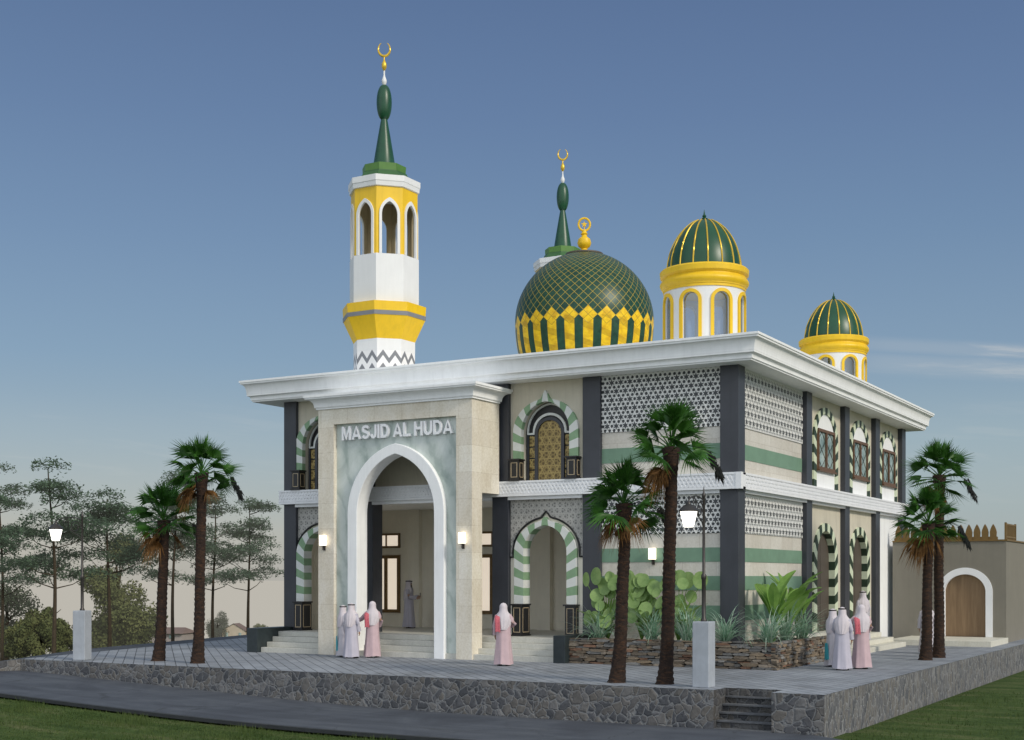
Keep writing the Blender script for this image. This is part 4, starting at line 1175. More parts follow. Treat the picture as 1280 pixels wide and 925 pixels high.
# ------------------------------------------------------------------ annex
AX0, AX1, AY = SW + .2, -9.5, 55.7
an = empty('gate_building', (-11.8, 57, 0)); tag(an, 'taupe annex with arched wooden door and gold merlons', 'building')
AH = 4.06
mb = MB(); AP = lambda u, d, z: (u, AY - d, z)
ac, ahw = -11.07, .80
pi_ = prof(ahw, .22, 2.02, .72)
wall_arch(mb, AP, AX0 + .02, AX1, -.05, AH, ac, pi_, -.35, 0)
mb.box(AX1 - .3, AX1 - .002, AY + .35, 61.9, -.05, AH); mb.box(AX0 + .02, AX1 - .3, AY + .36, 61.9, AH - .3, AH - .002); 
loc_build(mb, 'annex_wall', M['annex'], an)
mb = MB(); mb.box(AX0 + .02, AX1 + .05, AY - .05, AY + .2, AH, AH + .06); mb.box(AX1 - .2, AX1 + .05, AY + .2, 61.9, AH, AH + .06); loc_build(mb, 'parapet_coping', M['gold_dull'], an)
mb = MB(); ring(mb, AP, ac, prof(ahw + .26, .22, 2.02, .98), prof(ahw - .006, .22, 2.02, .714), -.2, .05); loc_build(mb, 'door_surround', M['annex_white'], an)
dr = MB(); fill(dr, AP, ac, prof(ahw + .02, .22, 2.02, .74), -.12); loc_build(dr, 'door', M['wood_door'], an, recalc=False)
mb = MB(); mb.box(-13.2, -9.42, 52.1, AY - .001, -.05, .215); loc_build(mb, 'door_step', M['side_steps'], an, bevel=.012)
nm = 13
sil = [(-.17, 0), (-.17, .10), (-.12, .13), (-.13, .30), (-.10, .42), (-.05, .54), (0, .62), (.05, .54), (.10, .42), (.13, .30), (.12, .13), (.17, .10), (.17, 0)]
m0 = MB()
m0.add([(u, -.05, z) for u, z in sil] + [(u, .05, z) for u, z in sil], [tuple(range(13)), tuple(range(25, 12, -1))] + [(i, i + 1, 14 + i, 13 + i) for i in range(12)])
mo = m0.build('merlon', M['gold_dull'], an)
for i in range(nm):
    o = mo if i == 0 else mo.copy()
    if i: COL.objects.link(o); o.parent = an
    u = AX0 + .25 + i * (AX1 - AX0 - .75) / (nm - 1)
    o.location = Vector((u, AY + .06, AH + .061)) - an.location
mb = MB()
for z in (.08, .58): mb.box(AX1 - .06, AX1 - .005, AY + .08, 58.0, AH + .06 + z, AH + .12 + z)
y = AY + .1
while y < 58: mb.box(AX1 - .05, AX1 - .015, y, y + .05, AH + .06, AH + .64); y += .135
for y in (AY + .06, 57.95): mb.box(AX1 - .075, AX1 + .005, y, y + .07, AH + .06, AH + .74)
loc_build(mb, 'roof_railing', M['gold_dull'], an)

# ------------------------------------------------------------------ planter
pl = empty('planter', (-15.5, 36.5, 0)); tag(pl, 'low brown stacked-stone planter wrapped round the mosque corner', 'planter')
PLX0, PLX1, PLY0, PLY1, PLH = -18.78, -12.3, 36.05, 41.1, .78
mb = MB(); g = random.Random(11)
def slab(u0, u1, z0, z1, fixed, axis, p, c):
    zm = z0 + (z1 - z0) * g.uniform(.3, .7); h = z1 - z0; L = u1 - u0
    j = lambda k: g.uniform(-k, k)
    poly = [(u0, zm + j(.1) * h), (u0 + L * g.uniform(.06, .2), z0 + g.uniform(0, .2) * h), (u0 + L * g.uniform(.4, .6), z0 + g.uniform(0, .12) * h), (u1 - L * g.uniform(.05, .2), z0 + g.uniform(0, .2) * h),
            (u1, zm + j(.2) * h), (u1 - L * g.uniform(.06, .25), z1 - g.uniform(0, .22) * h), (u0 + L * g.uniform(.35, .65), z1 - g.uniform(0, .1) * h), (u0 + L * g.uniform(.05, .2), z1 - g.uniform(0, .22) * h)]
    sg = -1 if axis == 'x' else 1
    def Q(u, d, z): return (u, fixed + sg * d, z) if axis == 'x' else (fixed + sg * d, u, z)
    tl = j(.012)
    vs = [Q(u, p + (tl if i in (0, 1, 7) else -tl), z) for i, (u, z) in enumerate(poly)] + [Q(u, -.10, z) for u, z in poly]
    mb.add(vs, [tuple(range(8))] + [(i, (i + 1) % 8, 8 + (i + 1) % 8, 8 + i) for i in range(8)], 0, c)
def stones(a, b, fixed, axis):
    z = 0.0
    while z < PLH - .02:
        h = g.uniform(.05, .10)
        if PLH - z - h < .04: h = PLH - z
        u = a - g.uniform(0, .2)
        while u < b:
            L = g.uniform(.14, .58); u0, u1 = max(a - .02, u), min(b + .02, u + L)
            if u1 - u0 > .04:
                k = g.uniform(.55, 1.7) ; t = g.random()
                c = ((.165 * k, (.140 - .015 * t) * k, (.112 - .03 * t) * k) if g.random() < .7 else ((.14 * k, .137 * k, .130 * k) if t < .75 else (.17 * k, .095 * k, .06 * k)))
                hz = g.uniform(-.018, .018)
                slab(u0 - .01, u1 + .01, max(.0, z - .004 + hz * .4), min(PLH + .015, z + h + .006 + hz), fixed, axis, g.uniform(.0, .07), c)
            u += L
        z += h
stones(PLX0, PLX1 + .03, PLY0, 'x'); stones(PLY0 - .03, PLY1, PLX1, 'y')
mb.box(PLX0, PLX1 - .05, PLY0 + .05, PLY0 + .22, 0, PLH - .03, 0, (.012, .010, .008)); mb.box(PLX1 - .22, PLX1 - .05, PLY0 + .22, PLY1, 0, PLH - .03, 0, (.012, .010, .008))
loc_build(mb, 'stacked_stone_wall', M['stacked'], pl)
mb = MB(); mb.box(PLX0 + .03, PLX1 - .1, PLY0 + .2, WY0 - .005, .0, .70); mb.box(WX1 + .01, PLX1 - .15, WY0 - .005, PLY1 - .02, 0, .70); loc_build(mb, 'soil', M['soil'], pl)

# ------------------------------------------------------------------ plants
def leaf_blade(mb, base, az, elev, length, width, droop, n=8, mi=0, shape='paddle', roll=0):
    """curved leaf: base point, start direction, droop bends it down along its length"""
    p = Vector(base); d = elev; step = length / n
    side = Vector((-math.sin(az), math.cos(az), 0))
    L = []
    for i in range(n + 1):
        t = i / n
        if shape == 'paddle': w_ = width * max(0.02, math.sin(math.pi * min(1, (t * .93 + .02)) ** 1.15)) if t > .0 else .012
        else: w_ = width * (1 - t) ** .7 * min(1, .35 + 3 * t) + .001
        fwd = Vector((math.cos(az) * math.cos(d), math.sin(az) * math.cos(d), math.sin(d)))
        nrm_ = side.cross(fwd)
        s2 = side * math.cos(roll) + nrm_ * math.sin(roll)
        lift = nrm_ * (w_ * .35)
        L.append((p - s2 * w_ + lift * -1, p.copy(), p + s2 * w_ + lift * -1))
        p = p + fwd * step; d -= droop * step / length * (1.0 if shape == 'paddle' else (.4 + 1.2 * t))
    for i in range(n):
        a, b = L[i], L[i + 1]
        mb.add([a[0], a[1], b[1], b[0]], [(0, 1, 2, 3)], mi); mb.add([a[1], a[2], b[2], b[1]], [(0, 1, 2, 3)], mi)

def spider_plant(seed):
    g = random.Random(seed); mb = MB()
    for i in range(95):
        az = g.uniform(0, 6.283); el_ = g.uniform(.5, 1.5); L = g.uniform(.75, 1.3)
        leaf_blade(mb, (g.uniform(-.1, .1), g.uniform(-.1, .1), 0), az, el_, L, g.uniform(.013, .022), g.uniform(.9, 2.3), 7, 1 if g.random() < .4 else 0, 'blade')
    return mb
sp_meshes = []
SPI = [(-18.05, 36.55, 'clump of arching variegated grass at the left end of the stone planter'), (-16.25, 36.5, 'clump of arching variegated grass between the two palms before the planter'),
       (-15.15, 36.5, 'clump of arching variegated grass just left of the lamp pedestal'), (-14.0, 36.6, 'clump of arching variegated grass between lamp pedestal and dark corner column'),
       (-12.75, 36.75, 'clump of arching variegated grass on the outer corner of the planter'), (-12.8, 38.5, 'clump of arching variegated grass at the middle of the planter side under broad leaves'), (-12.85, 40.3, 'clump of arching variegated grass nearest the robed group on the right')]
for i, (x, y, lb) in enumerate(SPI):
    o = spider_plant(100 + i).build('spider_plant', [M['spider'], M['spider_white']], recalc=False, smooth=True)
    o.location = (x, y, .70); o.scale = (1.15, 1.15, 1.12 + .08 * (i % 3))
    tag(o, lb, 'plant', 'variegated grass clumps in the planter')

def disc_leaf(mb, c, nrm_, r, up_):
    """round, slightly cupped leaf"""
    n_ = Vector(nrm_).normalized(); s = n_.cross(up_)
    if s.length < .1: s = n_.cross(Vector((1, 0, 0)))
    s.normalize(); t = s.cross(n_).normalized()
    k = 14; vs = [Vector(c) - n_ * r * .12]
    for rr, dd in ((.55, -.06), (1.0, 0.04)):
        for i in range(k):
            a = 2 * math.pi * i / k
            e = 1.12 if abs(math.sin(a)) > .7 else 1.0
            vs.append(Vector(c) + s * (r * rr * math.cos(a)) + t * (r * rr * math.sin(a) * e) + n_ * (r * dd * (1 + .6 * math.cos(2 * a))))
    fs = [(0, 1 + i, 1 + (i + 1) % k) for i in range(k)] + [(1 + i, 1 + k + i, 1 + k + (i + 1) % k, 1 + (i + 1) % k) for i in range(k)]
    mb.add(vs, fs)
def round_plant(seed):
    g = random.Random(seed); mb = MB(); ms = MB()
    for i in range(26):
        a = g.uniform(0, 6.283); rr = g.uniform(.05, .78); h = g.uniform(.55, 2.0)
        c = Vector((rr * math.cos(a), rr * math.sin(a) * .55 - .1, h))
        nn = Vector((c.x * .6 + g.uniform(-.3, .45), -1.0 + g.uniform(-.2, .3), g.uniform(-.05, .6)))
        disc_leaf(mb, c, nn, g.uniform(.14, .25), Vector((0, 0, 1)))
        ms.tube([(0, 0, 0), (c.x * .4, c.y * .4, h * .55), tuple(c - Vector((0, -.03, .12)))], [.02, .015, .009], 5)
    for i in range(7):
        leaf_blade(mb, (0, 0, .2), g.uniform(0, 6.28), g.uniform(.6, 1.3), g.uniform(.7, 1.4), .13, g.uniform(.4, 1.0), 7)
    return mb, ms
for i, (x, y, lb) in enumerate([(-18.0, 37.1, 'round-leaved shrub at the left end of the planter beside the slate column'), (-16.85, 37.05, 'round-leaved shrub under the wall lantern between the two palms'), (-15.65, 37.05, 'round-leaved shrub right of the taller front palm, behind the lamp post')]):
    t = empty('round_leaf_shrub', (x, y, .70)); tag(t, lb, 'shrub', 'round-leaved shrubs in the planter')
    a, b = round_plant(40 + i); a.build('foliage', M['round_leaf'], t, recalc=False, smooth=True, angle=180); b.build('stems', M['paddle'], t, smooth=True)
def banana(seed):
    g = random.Random(seed); mb = MB(); ms = MB()
    for i in range(11):
        az = g.uniform(0, 6.283); e = g.uniform(1.0, 1.45); h = g.uniform(.35, 1.05)
        bx, by = math.cos(az) * (.06 + .22 * (1.45 - e)), math.sin(az) * (.06 + .22 * (1.45 - e))
        ms.tube([(0, 0, 0), (bx * .6, by * .6, h * .6), (bx, by, h)], [.03, .02, .012], 6)
        leaf_blade(mb, (bx, by, h), az, e, g.uniform(.95, 1.4), g.uniform(.15, .22), g.uniform(.3, 1.2), 10, 0, 'paddle', g.uniform(-.5, .5))
    return mb, ms
for i, (x, y, lb) in enumerate([(-13.1, 38.3, 'broad paddle-leaved plant nearest the corner column on the planter side'), (-13.05, 39.4, 'broad paddle-leaved plant in the middle of the three on the planter side'), (-13.1, 40.5, 'broad paddle-leaved plant nearest the striped side arch')]):
    t = empty('paddle_leaf_plant', (x, y, .70)); tag(t, lb, 'plant', 'paddle-leaved plants in the planter')
    a, b = banana(60 + i); a.build('leaves', M['paddle'], t, recalc=False, smooth=True, angle=180); b.build('stems', M['paddle'], t, smooth=True)

# ------------------------------------------------------------------ palms
def fan(mb, base, az, elev, pet, rad, g, mi=0, droop=.35, arc=205, segs=22, pmi=None):
    fwd = Vector((math.cos(az) * math.cos(elev), math.sin(az) * math.cos(elev), math.sin(elev)))
    side = Vector((-math.sin(az), math.cos(az), 0)); nrm_ = side.cross(fwd) * -1
    if nrm_.z < 0 and elev < 1.45: nrm_ = nrm_ * 1
    base = Vector(base); c = base + fwd * pet - Vector((0, 0, pet * pet * .12))
    mb.tube([base, base + fwd * pet * .5, c], [.022, .016, .011], 5, mi if pmi is None else pmi)
    tw = g.uniform(-.9, .9)
    s2 = side * math.cos(tw) + nrm_ * math.sin(tw); n2 = s2.cross(fwd)
    pts_e = []; mids = []; tips = []
    for i in range(segs + 1):
        a = R(-arc / 2 + arc * i / segs)
        dv = fwd * math.cos(a) + s2 * math.sin(a)
        r6 = rad * .40 * (1 - .12 * abs(a) / R(arc / 2))
        pts_e.append(c + dv * r6 - n2 * (.018) - Vector((0, 0, droop * r6 * r6 * .45)))
    for i in range(segs):
        a = R(-arc / 2 + arc * (i + .5) / segs)
        dv = fwd * math.cos(a) + s2 * math.sin(a)
        rr = rad * (1 - .15 * abs(a) / R(arc / 2)) * g.uniform(.85, 1.1); r6 = rad * .52
        mids.append(c + dv * r6 + n2 * .012 - Vector((0, 0, droop * r6 * r6 * .45)))
        tips.append(c + dv * rr - Vector((0, 0, droop * rr * rr * g.uniform(.5, 1.4))) + s2 * g.uniform(-.04, .04))
    o = len(mb.v)
    vs = [c] + pts_e + mids + tips; ne = segs + 1
    fs = []
    for i in range(segs):
        e0, e1, m_, t_ = 1 + i, 2 + i, 1 + ne + i, 1 + ne + segs + i
        fs += [(0, e0, m_), (0, m_, e1), (e0, t_, m_), (m_, t_, e1)]
    mb.add(vs, fs, mi)
def palm_crown(seed):
    g = random.Random(seed); mb = MB(); dead = MB(); wither = MB()
    n = 25
    for i in range(n):
        t = i / (n - 1); az = i * 2.39996 + g.uniform(-.3, .3)
        el_ = R(84) - R(102) * t ** 1.0 + g.uniform(-.12, .12)
        fan(mb, (0, 0, .05 - .2 * t), az, el_, g.uniform(.50, .80) * (1 - .2 * t), g.uniform(.64, .86), g, 0, g.uniform(.15, .5), g.uniform(120, 175))
    # skirt of dead brown leaves, thickest to the west
    for i in range(11):
        az = R(180 + 30) + g.uniform(-1.3, 1.3) if i < 9 else g.uniform(0, 6.28)
        fan(dead, (0, 0, -.15 - g.uniform(0, .25)), az, R(g.uniform(-62, -22)), g.uniform(.25, .5), g.uniform(.45, .66), g, 0, 1.2, 110, 16)
    # one withered leaf hanging to the east on a long stalk
    base = Vector((0, 0, -.15)); e = Vector((.62, .33, -.02)); f = Vector((.80, .43, -.12))
    wither.tube([base, Vector((.32, .17, .06)), e, f], [.014, .012, .01, .008], 5)
    for i in range(80):
        t = g.random(); p = f + Vector((.26 * t, .14 * t, -.55 * t)) + Vector((g.uniform(-.05, .05), g.uniform(-.05, .05), g.uniform(-.06, .06)))
        q = p + Vector((g.uniform(-.06, .14), g.uniform(-.05, .08), -g.uniform(.12, .28)))
        s = Vector((.024, .013, .015)); wither.add([p - s, p + s, q], [(0, 1, 2)])
    return mb, dead, wither
def palm_trunk(h, lean, seed, r0=.165):
    g = random.Random(seed); pts = []; rad = []
    n = int(h / .075)
    for i in range(n + 1):
        t = i / n
        base = r0 * (1 + .42 * math.exp(-t * h / .35)) * (1.0 - .14 * t)
        if t > .86: base *= 1 + .55 * ((t - .86) / .14) ** 1.3
        rad.append(base * (1.05 if i % 2 == 0 else .95) * g.uniform(.97, 1.03))
        pts.append((lean[0] * math.sin(t * 2.0) / math.sin(2.0) + .015 * math.sin(t * 9), lean[1] * t, h * t))
    mb = MB(); mb.tube(pts, rad, 14)
    # old leaf-base stubs
    for i in range(int(h * 26)):
        t = g.uniform(.02, .97); a = g.uniform(0, 6.28); k = int(t * n)
        p = Vector(pts[k]); r = rad[k]; o_ = Vector((math.cos(a), math.sin(a), 0))
        s = Vector((-math.sin(a), math.cos(a), 0)) * .035
        b = p + o_ * r * .9
        mb.add([b - s, b + s, b + o_ * .05 + Vector((0, 0, .09)), b - Vector((0, 0, .05)) - s * .3], [(0, 1, 2), (0, 3, 1)])
    return mb, pts[-1]
PALMS = [(-28.54, 30.33, 0, 1.0, 'taller fan palm of the left pair, its crown above the thin trees'), (-30.42, 30.59, 1, 1.0, 'shorter fan palm of the left pair, outer one near the lamp pedestal'),
         (-13.07, 30.11, 0, 1.0, 'taller fan palm standing before the lattice bay, beside the lamp post'), (-14.3, 29.97, 1, .98, 'shorter fan palm before the front planter with a brown skirt'),
         (-9.68, 44.49, 0, 1.02, 'taller fan palm in front of the annex door'), (-9.75, 42.99, 1, 1.02, 'shorter fan palm in front of the annex wall, left of the taller one')]
for i, (x, y, k, sc_, lb) in enumerate(PALMS):
    o = empty('palm_tree', (x, y, -.02), (0, .12, -.1, .05, .2, -.15)[i])
    h = ((5.80, 5.80, 5.95)[i // 2] if k == 0 else (4.40, 4.45, 4.35)[i // 2])
    mb, top = palm_trunk(h, ((.10, .05), (.15, .06), (.13, .05), (.16, .06), (.02, .05), (.06, .04))[i], 21 + i)
    mb.build('trunk', M['palm_bark'], o, smooth=True, angle=60)
    for m_, nm_, mt in zip(palm_crown(26 + i), ('crown', 'dead_fronds', 'withered_frond'), (M['palm_leaf'], M['palm_dead'], M['palm_dark'])):
        p = m_.build(nm_, mt, o, recalc=False); p.location = top; p.scale = (sc_,) * 3
    tag(o, lb, 'palm tree', 'fan palms on the paving')

# ------------------------------------------------------------------ street lamps
def street_lamp():
    t = empty('street_lamp')
    mb = MB(); mb.box(-.21, .21, -.21, .21, 0, 1.56); mb.build('pedestal', M['concrete'], t, bevel=.02)
    mb = MB()
    mb.lathe(0, 0, [(.075, 1.56), (.075, 1.60), (.05, 1.64), (.048, 2.55), (.062, 2.57), (.062, 2.66), (.036, 2.70), (.032, 4.5), (.045, 4.52), (.045, 4.58), (.02, 4.62), (.004, 4.78)], 16)
    mb.build('pole', M['iron'], t, smooth=True)
    mb = MB()
    mb.tube([(0, 0, 4.42)] + [(-.9 * s, 0, 4.42 + .10 * math.sin(math.pi * s)) for s in (.15, .3, .5, .7, .85, 1.0)] + [(-.93, 0, 4.36)], .018, 8)
    # scrolls
    def scroll(cx, cz, r0, turns, sgn, a0):
        return [(cx + (r0 * (1 - .75 * i / 30)) * math.cos(a0 + sgn * turns * 2 * math.pi * i / 30), 0, cz + (r0 * (1 - .75 * i / 30)) * math.sin(a0 + sgn * turns * 2 * math.pi * i / 30)) for i in range(31)]
    mb.tube(scroll(-.24, 4.20, .20, 1.5, 1, 0), .015, 6); mb.tube(scroll(-.56, 4.33, .13, 1.4, -1, math.pi), .013, 6)
    mb.tube([(-.04, 0, 3.80), (-.12, 0, 3.92), (-.30, 0, 4.02), (-.44, 0, 4.12)], .014, 6); mb.tube([(0, 0, 4.05), (-.05, 0, 4.2)], .012, 6)
    mb.build('scroll_bracket', M['iron'], t, smooth=True)
    mb = MB(); mb.lathe(-.93, 0, [(.23, 4.13), (.235, 4.15), (.18, 4.22), (.10, 4.28), (.06, 4.30), (.05, 4.34), (.02, 4.38)], 20); ln = mb.build('lantern', M['iron'], t, smooth=True)
    mb = MB(); mb.lathe(-.93, 0, [(.10, 3.77), (.115, 3.775), (.195, 4.125), (.10, 4.128)], 20); mb.build('lamp_glass', M['lamp_glass'], ln, smooth=True)
    return t
l0 = street_lamp(); l0.location = (-11.9, 29.72, 0); l0.rotation_euler = (0, 0, R(90)); tag(l0, 'lit street lamp on a pale pedestal beside the palm at the stairs', 'street lamp', 'lit street lamps on pedestals')
l1 = copy_tree(l0); l1.location = (-32.87, 29.75, 0); l1.rotation_euler = (0, 0, R(17)); l1['label'] = 'lit street lamp on a pale pedestal at the far left end of the paving'

# wall lanterns
def wall_lantern():
    t = empty('wall_lantern')
    mb = MB(); mb.box(-.12, .12, -.17, -.03, .0, .38); mb.build('lamp_shade', M['sconce_glass'], t, bevel=.012)
    mb = MB(); mb.box(-.05, .05, -.03, .0, -.18, .34); mb.tube([(0, -.02, -.12), (0, -.10, -.15), (0, -.10, -.005)], .02, 8); mb.box(-.08, .08, -.15, -.05, -.03, -.004); mb.build('bracket', M['iron'], t, bevel=.006)
    return t
w0 = wall_lantern(); w0.scale = (.86, 1, .92); w0.location = (-28.0, PY - .001, 3.68); tag(w0, 'lit box lantern on the left pillar of the entrance portal', 'wall lamp', 'lit wall lanterns on the front')
w1 = copy_tree(w0); w1.location = (-22.47, PY - .001, 3.68); w1['label'] = 'lit box lantern on the right pillar of the entrance portal'
w2 = copy_tree(w0); w2.location = (-16.8, FW - .02, 3.16); w2['label'] = 'lit box lantern on the green striped wall between two palms'

# ------------------------------------------------------------------ people
def person(name, robe, scarf, rot, loc, h=1.75, armL=None, armR=None, stole=None, patch=None, phone=False, cord=True, seed=0, label=''):
    """standing robed figure, facing local -Y. arm = (elbow, wrist) in local space"""
    t = empty(name, loc, rot); s = h / 1.75; t.scale = (s, s, s)
    g = random.Random(seed)
    armL = armL or ((-.245, .03, 1.13), (-.25, -.05, .88)); armR = armR or ((.245, .03, 1.13), (.25, -.05, .88))
    V = []; Rr = []; E = []
    def add(p, r, par=None):
        V.append(Vector(p)); Rr.append(r)
        if par is not None: E.append((par, len(V) - 1))
        return len(V) - 1
    pel = add((0, 0, .95), .13); sp_ = add((0, .01, 1.18), .12, pel); ch = add((0, .02, 1.36), .125, sp_); nk = add((0, .015, 1.49), .055, ch)
    jw = add((0, -.012, 1.575), .072, nk); hd = add((0, .0, 1.655), .088, jw); add((0, .005, 1.70), .07, hd)
    for sx_, (el_, wr) in ((-1, armL), (1, armR)):
        sh = add((sx_ * .17, .02, 1.405), .062, ch); e = add(el_, .043, sh); w_ = add(wr, .028, e)
        d = (Vector(wr) - Vector(el_)).normalized()
        pm = add(Vector(wr) + d * .06, .030, w_)
        sd = d.cross(Vector((sx_, 0, .2))); sd = sd.normalized() if sd.length > .1 else Vector((0, 1, 0))
        curl = Vector((-sx_, -.3, 0)) * .012
        for k in range(4):
            L = (.062, .075, .07, .055)[k]; o_ = sd * (.021 * (1.5 - k) / 1.0)
            a = add(Vector(wr) + d * .095 + o_, .0095, pm); b = add(Vector(wr) + d * (.095 + L * .55) + o_ * 1.05 + curl, .0085, a); add(Vector(wr) + d * (.095 + L) + o_ + curl * 2.6, .007, b)
        a = add(Vector(wr) + d * .04 + sd * .038, .010, w_); add(Vector(wr) + d * .085 + sd * .052 + curl, .009, a)
        hp = add((sx_ * .10, 0, .88), .095, pel); kn = add((sx_ * .105, -.015, .49), .058, hp); an_ = add((sx_ * .105, .03, .08), .038, kn); add((sx_ * .12, -.12, .035), .034, an_)
    me = bpy.data.meshes.new('body'); me.from_pydata(V, E, []); me.update()
    ob = bpy.data.objects.new('tmp_body', me); COL.objects.link(ob)
    md = ob.modifiers.new('skin', 'SKIN'); md.use_smooth_shade = True
    for i, r in enumerate(Rr): me.skin_vertices[0].data[i].radius = (r, r)
    me.skin_vertices[0].data[0].use_root = True
    sb = ob.modifiers.new('sub', 'SUBSURF'); sb.levels = 1; sb.render_levels = 1
    bpy.context.view_layer.update()
    m2 = bpy.data.meshes.new_from_object(ob.evaluated_get(bpy.context.evaluated_depsgraph_get()))
    bpy.data.objects.remove(ob)
    # face: nose, brow, chin
    for v in m2.vertices:
        x, y, z = v.co
        if z > 1.52 and y < -.04 and abs(x) < .09:
            if abs(x) < .022 and 1.60 < z < 1.65: v.co.y -= .022
            if .02 < abs(x) < .05 and 1.645 < z < 1.67: v.co.y += .006
            if abs(x) < .03 and 1.535 < z < 1.565: v.co.y -= .008
    m2.materials.clear(); m2.materials.append(M['skin']); m2.name = 'body'
    bo = bpy.data.objects.new('body', m2); COL.objects.link(bo); bo.parent = t
    # beard, eyes, moustache
    mb = MB()
    for sx_ in (-1, 1): mb.lathe(sx_ * .032, -.083, [(.001, 1.648), (.011, 1.654), (.011, 1.660), (.001, 1.666)], 8)
    mb.box(-.03, .03, -.095, -.07, 1.583, 1.592)
    mb.lathe(0, -.045, [(.01, 1.515), (.045, 1.53), (.055, 1.555), (.05, 1.575), (.03, 1.58)], 12)
    mb.build('beard', M['dark_hair'], t, smooth=True)
    # robe
    mb = MB(); rings_ = [(.045, .265, .235), (.25, .25, .215), (.5, .228, .195), (.75, .212, .178), (.95, .205, .172), (1.15, .205, .162), (1.30, .212, .155), (1.38, .205, .142), (1.44, .165, .118), (1.485, .085, .085), (1.505, .07, .075)]
    n = 40; ph = g.uniform(0, 6)
    for (z, rx, ry) in rings_:
        for k in range(n):
            a = 2 * math.pi * k / n; f = max(0, 1.15 - z) * .085
            q = 1 + f * math.sin(7 * a + ph + z) + f * .6 * math.sin(13 * a + 2 * ph)
            mb.v.append((rx * math.cos(a) * q, .012 + ry * math.sin(a) * q, z + (.012 * math.sin(3 * a + ph) if z < .1 else 0)))
    for i in range(len(rings_) - 1):
        for k in range(n):
            mb.f.append([i * n + k, i * n + (k + 1) % n, (i + 1) * n + (k + 1) % n, (i + 1) * n + k]); mb.m.append(0); mb.c.append(None)
    for sx_, (el_, wr) in ((-1, armL), (1, armR)):
        A, B, C_ = Vector((sx_ * .165, .02, 1.40)), Vector(el_), Vector(wr)
        mb.tube([Vector((sx_ * .12, .02, 1.40)), A, A.lerp(B, .5), B, B.lerp(C_, .5), C_], [.07, .085, .078, .07, .066, .07], 14)
    mb.build('robe', robe, t, smooth=True, angle=70)
    # sandals
    for sx_ in (-1, 1):
        mb = MB(); mb.box(sx_ * .115 - .05, sx_ * .115 + .05, -.19, .09, .0, .03); mb.build('sandal', M['dark_hair'], t, bevel=.012)
    # head scarf, open at the face
    mb = MB(); rows_ = [(1.785, .015, .02, 0), (1.765, .065, .075, 0), (1.72, .102, .115, 0), (1.68, .112, .122, 40), (1.62, .112, .122, 48), (1.56, .118, .128, 45), (1.50, .155, .135, 38), (1.44, .208, .155, 36), (1.36, .232, .180, 46), (1.24, .225, .192, 62), (1.12, .20, .20, 80), (1.02, .15, .198, 105)]
    n = 30
    for (z, rx, ry, op) in rows_:
        for k in range(n + 1):
            a = R(-90 + op + (360 - 2 * op) * k / n)
            wv = 1 + .06 * math.sin(k * 1.9 + seed * 1.3) * max(0, min(1, (1.66 - z) * 3))
            mb.v.append((rx * math.cos(a) * wv, .016 + ry * math.sin(a) * wv, z))
    for i in range(len(rows_) - 1):
        for k in range(n):
            mb.f.append([i * (n + 1) + k, i * (n + 1) + k + 1, (i + 1) * (n + 1) + k + 1, (i + 1) * (n + 1) + k]); mb.m.append(0); mb.c.append(None)
    mb.build('head_scarf', scarf, t, smooth=True, recalc=False, angle=180)
    if cord:
        mb = MB()
        for zz in (1.725, 1.742): mb.tube([(.106 * math.cos(2 * math.pi * k / 24), .016 + .118 * math.sin(2 * math.pi * k / 24), zz) for k in range(25)], .011, 6, cap=False)
        mb.build('head_cord', M['dark_hair'], t, smooth=True)
    if stole:
        mb = MB(); pts_ = [(.13, -.165, 1.05), (.14, -.175, 1.22), (.145, -.14, 1.38), (.15, .03, 1.475), (.15, .205, 1.40), (.14, .235, 1.25), (.13, .235, 1.10), (.13, .232, .98)]
        for p in pts_:
            for k in range(6): mb.v.append((p[0] + (k - 2.5) * .030, p[1] + .012 * math.sin(k * 2.2), p[2] - .012 * abs(k - 2.5)))
        for i in range(len(pts_) - 1):
            for k in range(5): mb.f.append([i * 6 + k, i * 6 + k + 1, i * 6 + 7 + k, i * 6 + 6 + k]); mb.m.append(0); mb.c.append(None)
        mb.build('shoulder_cloth', stole, t, smooth=True, recalc=False, angle=180)
    if patch:
        mb = MB()
        for j in range(7):
            z = .72 - j * .085
            for k in range(6):
                a = R(84 + (k - 2.5) * (5.5 + 1.2 * j * (1 if j < 4 else .8))) ; z = z + .02 * math.sin(k * 2.1 + j); rr = 1.12 + .02 * math.sin(k * 2)
                mb.v.append((.245 * math.cos(a) * rr, .012 + .215 * math.sin(a) * rr, z))
        for j in range(6):
            for k in range(5): mb.f.append([j * 6 + k, j * 6 + k + 1, j * 6 + 7 + k, j * 6 + 6 + k]); mb.m.append(0); mb.c.append(None)
        mb.build('hanging_cloth', patch, t, smooth=True, recalc=False, angle=180)
    if phone:
        mb = MB(); p = Vector(armR[1]) + Vector((-.06, -.11, .03)); mb.box(p.x - .036, p.x + .036, p.y - .006, p.y + .006, p.z - .02, p.z + .12)
        t2 = mb.build('phone', M['black'], bevel=.004); bpy.context.view_layer.update()
        t2.matrix_world = t.matrix_world.copy()
        tag(t2, 'small black phone held by the man on the porch', 'phone')
    tag(t, label, 'person')
    return t
